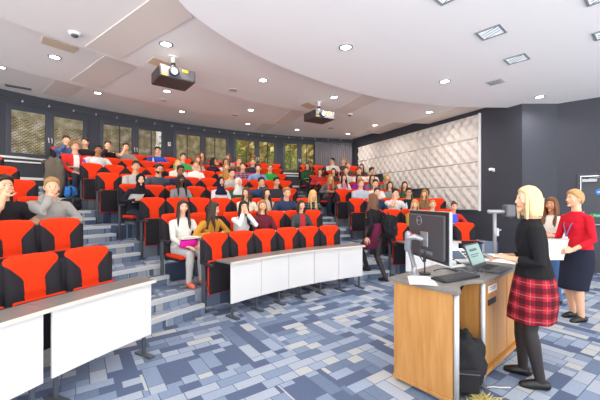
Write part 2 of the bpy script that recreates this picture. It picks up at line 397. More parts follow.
# camera-like sensor on the dark wall
sx = V((wall_x(7.85), 7.85, 1.55+30*7.85/320)); t = thing('wall_sensor', 'small white security sensor on the dark wall beside the acoustic panels', 'sensor', sx-V((.05, .02, 0)), math.atan2(-.378, -.926)-PI/2)
m2 = MB(); m2.box((0, -.045, 0), (.05, .02, .08)); m2.tube([(0, -.04, 0), (0, .03, .02)], .01, 8); part('bracket', m2, M_WHITE, t)
m2 = MB(); m2.tube([(0, .02, .02), (0, .10, .0)], [.034, .03], 14); part('housing', m2, M_WHITE, t)
m2 = MB(); m2.tube([(0, .12, -.004), (0, .135, -.008)], .018, 12); part('lens', m2, M_PLAST, t)

# ------------------------------------------------------------------ quilted acoustic panels
PW, PH = .565, .62
mb = MB(); N = 24; grid = []
def tri(x): return abs((x % 1)-.5)*2
for i in range(N+1):
    row = []
    for j in range(N+1):
        u, v = i/N*PW, j/N*PH; q = u/(PW/2); w2 = v/(PH/2)
        hgt = .05*.5*(tri(q*.5+w2*.5+.5)+tri(q*.5-w2*.5+.5)) if False else .06*.5*(tri((q+w2)*1.0)+tri((q-w2)*1.0))
        e = min(i, N-i, j, N-j); hgt = .02+hgt if e else 0.012
        row.append(V((u-PW/2+(.003 if i == 0 else -.003 if i == N else 0), hgt, v-PH/2+(.003 if j == 0 else -.003 if j == N else 0))))
    grid.append(row)
vs = [p for r in grid for p in r]; fs = [(i*(N+1)+j, (i+1)*(N+1)+j, (i+1)*(N+1)+j+1, i*(N+1)+j+1) for i in range(N) for j in range(N)]
mb.add(vs, fs, 0, False)
bd = [i*(N+1) for i in range(N+1)]+[N*(N+1)+j for j in range(1, N+1)]+[i*(N+1)+N for i in range(N-1, -1, -1)]+[j for j in range(N-1, 0, -1)]
o2 = len(mb.v); mb.v += [V((vs[b].x, .002, vs[b].z)) for b in bd]
for i in range(len(bd)):
    k = (i+1) % len(bd); mb.f.append([bd[i], o2+i, o2+k, bd[k]]); mb.m.append(0); mb.sm.append(False)
pm = mb.mesh('acoustic_panel', [M_QUILT])
rzA = math.atan2(-.378, -.926)-PI/2
for row, (z0, n) in enumerate(((3.14, 10), (2.52, 10), (1.90, 7), (1.28, 3))):
    rn = ['top', 'second', 'third', 'bottom'][row]
    for i in range(n):
        y = 8.21+.926*PW*(i+.5)
        o = obj('acoustic_panel', pm, None, (wall_x(y)-.002*.926, y-.002*.378, z0+PH/2), rzA)
        tag(o, 'white quilted acoustic wall panel, %s from the near end of the %s row' % (ORD[i], rn), 'wall panel', 'quilted acoustic panels on the right wall')
y = 8.185; mb = MB(); mb.box((0, .03, 0), (.03, .06, 2.5)); e = struct('trim_3', mb, M_WHITE); e.location = (wall_x(y)-.001, y, 2.52); e.rotation_euler = (0, 0, rzA)

# ------------------------------------------------------------------ ceiling
def spline(pts, n=6):
    out = []; P = [V(p) for p in pts]; P = [P[0]*2-P[1]]+P+[P[-1]*2-P[-2]]
    for i in range(1, len(P)-2):
        for k in range(n):
            t = k/n; a, b, c, d = P[i-1], P[i], P[i+1], P[i+2]
            out.append(.5*((2*b)+(c-a)*t+(2*a-5*b+4*c-d)*t*t+(3*b-a-3*c+d)*t**3))
    out.append(P[-2]); return out
def gap(p): return p
ZF, ZA, ZB = 3.72, 3.88, 4.04
def zc(x, y): return 4.21-.0184*x
sof = spline([(-1.0, -1.8), (-1.25, .6), (-1.36, 2.4), (-1.32, 3.47), (-1.15, 4.0), (-.86, 4.5), (-.5, 4.98), (0.0, 5.51), (.78, 6.2), (1.7, 6.81), (2.5, 7.15), (3.4, 7.4), (4.2, 7.5), (4.88, 7.52)])
mb = MB(); mb.prism(sof+[P1-V((.01, .01)), P2-V((.0, .01)), P3-V((.02, .02)), V((9.9, 3.0)), V((9.9, -1.8))], ZF, ZF+.09); struct('ceiling_front', mb, M_CEIL)
arc1 = spline([(-4.3, 1.0), (-4.2, 2.4), (-3.95, 3.7), (-3.65, 4.4), (-3.3, 4.95), (-2.75, 5.7), (-2.21, 6.45), (-1.48, 7.28), (-.63, 7.97), (.18, 8.47), (1.11, 8.93), (2.27, 9.4), (3.2, 9.68), (3.96, 9.78)])
mb = MB(); mb.prism(arc1+[V((wall_x(7.3)-.02, 7.3)), V((0, 4)), V((0, 1.0))], ZA, ZA+.06); struct('ceiling_raft', mb, M_RAFT)
arc2 = spline([(-6.1, 2.0), (-5.95, 4.0), (-5.49, 5.86), (-5.02, 6.7), (-4.40, 7.5), (-3.8, 8.2), (-2.75, 9.3), (-1.96, 9.9), (-.76, 10.6), (.88, 11.35), (2.21, 11.85), (3.02, 12.05)])
mb = MB(); mb.prism(arc2+[V((wall_x(9.6)-.02, 9.6)), V((0, 6)), V((-2.5, 2.0))], ZB, ZB+.06); struct('ceiling_raft', mb, M_RAFT)
mb = MB(); outer = [pol(RWALL-.005, AEND+.3+(172-AEND-.3)*i/50) for i in range(51)]
poly = outer+[V((-4.0, 2.0)), V((-1, 6)), V((wall_x(10)-.02, 10)), V((wall_x(13)-.02, 13.0))]
vs = [V((p.x, p.y, zc(p.x, p.y)+d)) for d in (0, .06) for p in poly]; n = len(poly)
mb.add(vs, [tuple(range(n-1, -1, -1)), tuple(range(n, 2*n))]+[(i, (i+1) % n, n+(i+1) % n, n+i) for i in range(n)]); struct('ceiling_raft', mb, M_RAFT)
mb = MB(); mb.box((0, 6, 4.8), (22, 17, .1)); struct('ceiling', mb, M_CEIL)
def slab(name, pts, zf, m, label, cat, group=None, th=.012):
    mb = MB(); n = len(pts); z = [(zf(*p) if callable(zf) else zf) for p in pts]; c = V((sum(p[0] for p in pts)/n, sum(p[1] for p in pts)/n, sum(z)/n))
    vs = [V((p[0], p[1], zz-d))-c for d in (th, .0005) for p, zz in zip(pts, z)]
    mb.add(vs, [tuple(range(n-1, -1, -1)), tuple(range(n, 2*n))]+[(i, (i+1) % n, n+(i+1) % n, n+i) for i in range(n)])
    o = part(name, mb, m); o.location = c
    if label: tag(o, label, cat, group)
    else: o['kind'] = 'structure'
    return o
slab('trim_ceiling_strip', [(-3.25, 4.84), (-2.94, 5.25), (-1.36, 4.06), (-1.33, 3.4)], ZA, M_STRIP, None, None)
slab('trim_ceiling_strip', [(-4.77, 6.64), (-4.44, 7.1), (-2.62, 5.62), (-2.98, 5.2)], ZB, M_STRIP, None, None)
slab('trim_ceiling_strip', [(-6.69, 8.3), (-6.38, 8.76), (-4.7, 7.3), (-5.1, 6.9)], zc, M_STRIP, None, None)
slab('trim_ceiling_strip', [(.84, 8.38), (1.27, 8.62), (2.0, 6.99), (1.5, 6.73)], ZA, M_STRIP, None, None)
slab('trim_ceiling_strip', [(-.84, 10.35), (-.43, 10.55), (.35, 8.75), (-.1, 8.55)], ZB, M_STRIP, None, None)
slab('trim_ceiling_strip', [(-1.77, 12.29), (-1.37, 12.56), (-.7, 11.0), (-1.1, 10.8)], zc, M_STRIP, None, None)
slab('trim_ceiling_strip', [(3.3, 9.5), (3.95, 9.7), (4.75, 7.8), (4.15, 7.6)], ZA, M_STRIP, None, None)
slab('trim_ceiling_strip', [(2.35, 11.7), (3.02, 11.9), (3.9, 9.9), (3.25, 9.7)], ZB, M_STRIP, None, None)
for (x0, y0), z, lab in (((-3.88, 5.14), ZB, 'tan access hatch in the ceiling beside the round smoke detector at left'), ((-2.36, 5.48), ZA, 'tan access hatch in the ceiling above the larger nearer projector'), ((.2, 7.9), ZA, 'tan access hatch in the ceiling above the smaller far projector')):
    o = slab('access_hatch', [(x0-.22, y0-.08), (x0-.02, y0-.28), (x0+.26, y0+.1), (x0+.05, y0+.27)], z, M_ACCESS, lab, 'hatch', 'ceiling access hatches')
# downlights
M_LAMP = mat('lamp_glow', 'fff8ee', .5, emit=14.)
ring = MB(); n = 28
prof = [(.075, -.002), (.098, -.006), (.1, 0.0), (.072, .0), (.062, .03), (.066, .032)]
ring.loft([[V((r*math.cos(2*PI*j/n), r*math.sin(2*PI*j/n), z)) for j in range(n)] for r, z in ((.1, .004), (.1, -.006), (.075, -.008), (.07, .004))], 0, True, cap=False)
ring_me = ring.mesh('trim_ring', [M_SILVER])
disc = MB(); disc.cyl((0, 0), .072, -.004, .002, 28); disc_me = disc.mesh('lamp', [M_LAMP])
proto = thing('downlight', 'round', 'ceiling light'); obj('trim_ring', ring_me, proto); obj('lamp', disc_me, proto)
used = [False]
def spot(loc, e, warm, size=.12, ang=150):
    l = bpy.data.lights.new('downlight_beam', 'AREA'); l.shape = 'DISK'; l.size = size; l.energy = e; l.color = warm; l.spread = R(ang)
    o = bpy.data.objects.new('downlight_beam', l); COL.objects.link(o); o.location = loc; return o
WARM = (1, .86, .76); COOL = (1, .97, .95)
DL = [((.65, 4.54), ZF, 'round downlight in the smooth front ceiling, nearest the middle of the hall'),
      ((2.64, 5.84), ZF, 'round downlight in the smooth front ceiling, left of the small air vent'),
      ((5.03, 6.72), ZF, 'round downlight in the front ceiling lighting the dark wall recess'),
      ((-2.0, 4.78), ZA, 'round downlight just above the larger nearer projector'),
      ((-.72, 6.21), ZA, 'round downlight between the two projectors on the nearest ceiling raft'),
      ((.77, 7.24), ZA, 'round downlight on the nearest raft right of the far projector'),
      ((3.42, 8.47), ZA, 'round downlight on the nearest raft close to the quilted wall'),
      ((-4.27, 5.57), ZB, 'round downlight beside the tan hatch at the left of the ceiling'),
      ((-3.04, 7.31), ZB, 'round downlight seen just below the larger projector'),
      ((-1.36, 8.85), ZB, 'round downlight on the middle raft left of the far projector'),
      ((2.49, 10.62), ZB, 'round downlight on the middle raft nearest the quilted wall'),
      ((-6.25, 6.68), None, 'round downlight at the far left edge of the picture'),
      ((-5.2, 8.23), None, 'round downlight near the left windows on the rearmost raft'),
      ((-3.64, 9.86), None, 'round downlight over the back row, above the wall switch pier'),
      ((-1.84, 11.31), None, 'round downlight on the rearmost raft, left of the tan ceiling strip'),
      ((-.11, 12.11), None, 'round downlight on the rearmost raft below the far projector'),
      ((1.9, 12.66), None, 'round downlight on the rearmost raft nearest the curtain')]
for i, ((x, y), z, lab) in enumerate(DL):
    if z is None: z = zc(x, y)
    o = proto if i == 0 else copy_tree(proto)
    o.location = (x, y, z-.003); tag(o, lab, 'ceiling light', 'round ceiling downlights')
    spot((x, y, z-.02), LAMP_W*(1.0 if z == ZF else 1.15), COOL if z == ZF else WARM)
for x, y in ((-.2, 1.2), (2.2, 1.6), (4.6, 2.2), (6.6, 3.6), (4.4, 4.4), (1.6, -.8), (4.2, -.4)):   # unseen lamps like the visible ones, added for light over the lecturer
    o = copy_tree(proto); o.location = (x, y, ZF-.003); tag(o, 'unseen round downlight added over the lecturer area', 'ceiling light', 'added unseen downlights')
    spot((x, y, ZF-.02), LAMP_W, COOL)
# square lamps in the front ceiling
SQ = [((1.56, 3.36), 'square recessed lamp at the top edge of the photo'), ((2.47, 4.14), 'larger square recessed lamp in the front ceiling'), ((3.33, 4.92), 'square recessed lamp nearest the small air vent'), ((3.2, 3.38), 'square recessed lamp cut by the top right edge'), ((4.0, 4.15), 'square recessed lamp at the right edge of the photo')]
sq = thing('square_downlight', 'square', 'ceiling light')
f = MB(); w = .145
for sgn in (-1, 1):
    f.box((sgn*(w-.014), 0, -.002), (.028, 2*w, .014)); f.box((0, sgn*(w-.014), -.002), (2*w-.056, .028, .014))
part('frame', f, mat('grey_lamp_frame', '8b8e93', .5), sq, .003)
f = MB(); f.box((0, 0, .0005), (2*w-.056, 2*w-.056, .004)); part('lens', f, mat('frosted_lamp_glass', 'dfe8ee', .15, emit=.55), sq)
f = MB()
for d in (-.06, 0, .06): f.tube([(d-.05, -.1, -.004), (d+.05, .1, -.004)], .004, 6)
part('reflector', f, mat('pale_reflector', 'b5bec6', .2, metal=.6), sq)
for i, ((x, y), lab) in enumerate(SQ):
    o = sq if i == 0 else copy_tree(sq)
    o.location = (x, y, ZF-.004); o.rotation_euler = (0, 0, R(41)); tag(o, lab, 'ceiling light', 'square recessed ceiling lamps')
# vent, detectors, ceiling speakers
v = thing('air_vent', 'small grey slatted air vent in the white front ceiling', 'vent', (3.59, 5.88, ZF-.004), R(41))
f = MB(); f.box((0, 0, 0), (.26, .26, .008)); part('frame', f, mat('pale_grey_vent', 'c9cacc', .6), v, .002)
for d in range(5):
    f = MB(); f.box((0, -.09+d*.045, -.008), (.22, .02, .01)); part('slat', f, mat('vent_slat_grey', 'a2a4a8', .6), v)
dt = thing('smoke_detector', 'white round smoke detector on the ceiling raft at upper left', 'smoke detector', (-3.14, 4.46, ZA))
f = MB(); f.loft([[V((r*math.cos(2*PI*j/24), r*math.sin(2*PI*j/24), z)) for j in range(24)] for r, z in ((.075, -.001), (.075, -.02), (.055, -.03))]); part('base', f, M_WHITE, dt)
f = MB(); f.loft([[V((r*math.cos(2*PI*j/24), r*math.sin(2*PI*j/24), z)) for j in range(24)] for r, z in ((.04, -.028), (.045, -.045), (.03, -.058))]); part('sensor_cap', f, M_METAL, dt)
d2 = copy_tree(dt); d2.location = (1.35, 8.67, ZA); tag(d2, 'small white smoke detector on the raft right of the far projector', 'smoke detector')
for (x, y), z, lab in (((-1.42, 6.78), ZA, 'pale round ceiling speaker right of the larger projector'), ((-1.9, 9.37), ZB, 'pale round ceiling speaker over the middle of the back rows'), ((-3.41, 7.97), ZB, 'pale round ceiling speaker below and left of the larger projector'), ((1.07, 11.07), ZB, 'pale round ceiling speaker right of and beyond the far projector')):
    f = MB(); f.cyl((0, 0), .11, -.006, -.0005, 28); f.cyl((0, 0), .09, -.009, -.005, 28, 1)
    o = part('ceiling_speaker', f, [M_RAFT, mat('speaker_mesh', 'bfb7b4', .7, bump=.3, bscale=300)]); o.location = (x, y, z); tag(o, lab, 'speaker', 'round ceiling speakers')
f = MB(); f.box((0, 0, -.006), (.5, .2, .01)); o = part('ceiling_grille', f, mat('grey_grille', '9c9694', .6), None, .003); o.location = (-6.95, 7.9, zc(-6.95, 7.9)); o.rotation_euler = (0, 0, R(40)); tag(o, 'grey rectangular ceiling grille near the leftmost window', 'grille')
for d in range(5):
    f = MB(); f.box((0, -.07+d*.035, -.013), (.46, .012, .006)); part('slat', f, M_METAL, o)

# ------------------------------------------------------------------ projectors
def projector(lab, loc, rz, zc_, s):
    t = thing('projector', lab, 'projector', loc, rz, 'ceiling projectors')
    b = MB(); b.box((0, 0, 0), (.46*s, .42*s, .155*s)); part('casing', b, mat('dark_projector_shell', '3b3537', .45), t, .018, 3)
    b = MB(); b.box((0, .212*s, .004), (.43*s, .012*s, .13*s)); part('front_panel', b, mat('grey_projector_front', '5c5c62', .75), t, .004)
    def lens(y0, y1, r): return [[V((.06*s+r*s*math.cos(2*PI*j/24), y*s, .005*s+r*s*math.sin(2*PI*j/24))) for j in range(24)] for y in (y0, y1)]
    b = MB(); b.loft(lens(.2, .255, .062), 0, False); lo = part('lens_barrel', b, M_PLAST, t)
    b = MB(); b.loft(lens(.25, .259, .042), 0, False); part('lens_glass', b, mat('projector_lens', 'b9cdf5', .1, emit=.9), lo)
    b = MB(); b.box((-.09*s, .221*s, .045*s), (.075*s, .004, .03*s)); part('warning_sticker', b, mat('yellow_sticker', 'e8d31c', .5), t)
    b = MB(); b.box((.17*s, .221*s, -.05*s), (.06*s, .004, .018*s)); part('warning_sticker', b, MATS['yellow_sticker'], t)
    for d in range(6):
        b = MB(); b.box((-.231*s, -.12*s+d*.045*s, 0), (.006, .02*s, .09*s)); part('vent_slot', b, M_PLAST, t)
    hgt = zc_-loc[2]
    b = MB(); b.box((0, -.02, .085*s), (.2*s, .2*s, .02)); part('mount_plate', b, M_WHITE, t, .004)
    b = MB(); b.tube([(0, 0, .09*s), (0, 0, hgt-.02)], .032, 16, round_=False); b.cyl((0, 0), .07, hgt-.015, hgt-.001); part('pole', b, M_WHITE, t)
    b = MB(); b.tube([(0, 0, hgt*.55), (0, 0, hgt*.55+.05)], .038, 16, round_=False); part('collar', b, M_PLAST, t)
projector('larger dark projector hanging on a white pole at the left of the ceiling', (-2.06, 5.2, 3.525), R(-142), ZA, 1.2)
projector('smaller dark projector hanging farther back near the centre of the ceiling', (.45, 7.6, 3.52), R(-150), ZA, 1.2)

# ------------------------------------------------------------------ outside the windows
mb = MB(); mb.prism(arc_poly(RWALL+.3, 34, 84, 165, 30), 1.1, 1.2); g = part('ground_outside', mb, mat('garden_ground', '6d6a4e', .95, var=.3, vscale=2)); g['kind'] = 'structure'
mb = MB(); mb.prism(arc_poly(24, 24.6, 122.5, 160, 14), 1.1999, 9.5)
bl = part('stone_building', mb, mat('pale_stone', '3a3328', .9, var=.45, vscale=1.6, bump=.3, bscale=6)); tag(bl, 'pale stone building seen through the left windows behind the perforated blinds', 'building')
M_LEAF = mat('green_leaves', 'a0ad55', .8, var=.5, vscale=9); M_LEAF2 = mat('autumn_leaves', 'bfae6c', .8, var=.5, vscale=9); M_TRUNK = mat('bark', '5b4a38', .9)
mb = MB(); q = random.Random(77)
for k in range(5200):
    a = 92+30*q.random(); c = pol(20.5-1.2*q.random(), a, 1.3+5.6*q.random()); u = V((q.gauss(0, 1), q.gauss(0, 1), q.gauss(0, 1))).normalized(); v2 = u.cross(V((q.random(), q.random(), 1))).normalized(); sz = .12+.16*q.random()
    mb.add([c-u*sz, c+v2*sz*.6, c+u*sz, c-v2*sz*.6], [(0, 1, 2, 3)])
mb.prism(arc_poly(20.5, 21.5, 92, 122, 12), 1.2, 6.6)
hd_ = part('hedge', mb, M_LEAF2); tag(hd_, 'tall leafy hedge bank outside the right hand windows', 'hedge', None, 'stuff')
for i, (a, r, h, w, m, lab) in enumerate(((124.5, 17.6, 3.4, .85, M_LEAF2, 'yellowing tree outside the third window from the left'), (114.8, 16.6, 3.4, .9, M_LEAF, 'green tree outside the fourth window'), (106.2, 16.4, 3.4, .85, M_LEAF, 'green tree outside the fifth window beside the curtain'), (132.5, 17.6, 3.4, .85, M_LEAF2, 'yellowing tree outside the second window'))):
    t = thing('garden_tree', lab, 'tree', pol(r, a, 1.2), 0, 'trees outside the windows'); q = random.Random(i)
    b = MB(); b.tube([(0, 0, .1), (.05, 0, h*.3), (0, .05, h*.6)], [.1, .07, .03], 8); part('trunk', b, M_TRUNK, t)
    b = MB()
    for k in range(1500):
        d = V((q.gauss(0, 1), q.gauss(0, 1), q.gauss(0, 1))).normalized()*(q.random()**.4)
        p = V((d.x*w, d.y*w, h*.48+d.z*h*.5)); u = V((q.gauss(0, 1), q.gauss(0, 1), q.gauss(0, 1))).normalized(); v2 = u.cross(V((q.random(), q.random(), 1))).normalized(); s = .05+.06*q.random()
        b.add([p-u*s, p+v2*s*.5, p+u*s, p-v2*s*.5], [(0, 1, 2, 3)])
    part('foliage', b, m, t)
# ------------------------------------------------------------------ tip-up seats
SW = .44
def smooth(t): t = max(0., min(1., t)); return t*t*(3-2*t)
def backrest_mesh():
    mb = MB(); nz = 26; nx = 20; z0, z1 = .36, 1.07
    def hw(z):
        t = (z-z0)/(z1-z0); w = SW/2*(.93+.07*smooth(t/.4))
        e = max(0, (z-(z1-.05))/.05); return w-.022*e**2.5
    def half(z):                                   # half width of the red field
        t = (z-z0)/(z1-z0)
        if t > .93: return .985
        if t > .71: return .37+.615*((t-.71)/.22)
        return .37
    def yc(z, u):
        t = (z-z0)/(z1-z0); return .045-.115*t+.022*abs(u)**2.2
    us = [-1, -.9, -.8]; rings_f = []
    rows_f, rows_b = [], []
    for i in range(nz+1):
        z = z0+(z1-z0)*i/nz; w = hw(z); h = half(z)
        cols = [-1+(1-h)*k/4 for k in range(4)]+[-h+2*h*k/8 for k in range(9)]+[h+(1-h)*(k+1)/4 for k in range(4)]
        ef = min(1, (z1-z)/.03, (z-z0)/.03); th = .042*max(.15, ef)**.5
        f, bk = [], []
        for u in cols:
            eu = max(0, (abs(u)-.82)/.18); k = (1-.75*eu**2.5); dz = -.018*abs(u)**3*smooth((z-.9)/.17)
            seam = .012*math.exp(-((z-.715)/.012)**2)*(1 if abs(u) <= h else .3) + .010*math.exp(-((abs(u)-h)/.06)**2)
            f.append(V((u*w, yc(z, u)+th*k-seam, z+dz))); bk.append(V((u*w, yc(z, u)-.034*k*max(.2, ef)**.5, z+dz)))
        rows_f.append(f); rows_b.append(bk)
    nc = 17
    vs = [p for r in rows_f for p in r]+[p for r in rows_b for p in r]; o = (nz+1)*nc
    for i in range(nz):
        for j in range(nc-1):
            red = 4 <= j <= 11
            mb.f.append([i*nc+j+1, i*nc+j, (i+1)*nc+j, (i+1)*nc+j+1]); mb.m.append(1 if red else 0); mb.sm.append(True)
            mb.f.append([o+i*nc+j, o+i*nc+j+1, o+(i+1)*nc+j+1, o+(i+1)*nc+j]); mb.m.append(0); mb.sm.append(True)
        for j in (0, nc-1):
            q = [i*nc+j, o+i*nc+j, o+(i+1)*nc+j, (i+1)*nc+j]; mb.f.append(q if j == 0 else q[::-1]); mb.m.append(0); mb.sm.append(True)
    for j in range(nc-1):
        mb.f.append([j, j+1, o+j+1, o+j]); mb.m.append(0); mb.sm.append(True)
        a = nz*nc; mb.f.append([a+j+1, a+j, o+a+j, o+a+j+1]); mb.m.append(1 if 4 <= j <= 11 else 0); mb.sm.append(True)
    mb.v = vs
    return mb.mesh('backrest', [M_BLACK, M_RED])
BACK_ME = backrest_mesh()
mb = MB(); mb.box((0, -.055, .72), (SW*.8, .018, .5)); SHELL_ME = bevel(mb.mesh('back_shell', [M_PLAST]), .008)
# folded seat: black underside towards the front, red cushion edge showing below
mb = MB(); mb.box((0, .142, .475), (SW*.96, .045, .45)); FOLD_PAN = bevel(mb.mesh('seat_pan', [M_BLACK]), .02, 3)
mb = MB(); mb.box((0, .098, .468), (SW*.93, .04, .475)); FOLD_CUSH = bevel(mb.mesh('seat_cushion', [M_RED]), .015, 3)
mb = MB(); mb.box((0, .30, .405), (SW*.94, .42, .04)); OPEN_PAN = bevel(mb.mesh('seat_pan', [M_BLACK]), .015, 3)
mb = MB(); mb.box((0, .30, .447), (SW*.95, .44, .055)); OPEN_CUSH = bevel(mb.mesh('seat_cushion', [M_RED]), .022, 3)
def side_meshes():
    b = MB(); b.box((0, .02, .335), (.028, .07, .63)); b.box((0, -.03, .82), (.03, .045, .34), 1); s1 = bevel(b.mesh('side_frame', [M_METAL, M_BLACK]), .006)
    b = MB(); b.box((0, .02, .008), (.05, .2, .016)); s2 = bevel(b.mesh('foot_plate', [M_METAL]), .004)
    b = MB(); b.box((0, .12, .66), (.045, .27, .035)); s3 = bevel(b.mesh('armrest', [M_PLAST]), .012, 3)
    return s1, s2, s3
SIDE_ME, FOOT_ME, ARM_ME = side_meshes()
mb = MB(); mb.box((.0, .40, .715), (.36, .25, .016)); TAB_ME = bevel(mb.mesh('writing_tablet', [mat('cream_tablet_laminate', 'e3dccb', .4)]), .005)
mb = MB(); mb.tube([(.215, .15, .64), (.205, .24, .69), (.12, .33, .702)], .012, 8); TABARM_ME = mb.mesh('tablet_arm', [M_METAL])
def seat_proto(open_):
    t = thing('lecture_seat', 'seat', 'seat')
    b = obj('backrest', BACK_ME, t); obj('back_shell', SHELL_ME, b)
    p = obj('seat_pan', OPEN_PAN if open_ else FOLD_PAN, t); obj('seat_cushion', OPEN_CUSH if open_ else FOLD_CUSH, t)['label'] = 'red seat cushion'
    s = obj('side_frame', SIDE_ME, t, (.228, 0, 0)); obj('foot_plate', FOOT_ME, s); obj('armrest', ARM_ME, s)
    return t
SEAT_F, SEAT_O = seat_proto(False), seat_proto(True)
used_proto = set()
def new_seat(open_):
    pr = SEAT_O if open_ else SEAT_F
    if open_ in used_proto: return copy_tree(pr)
    used_proto.add(open_); return pr

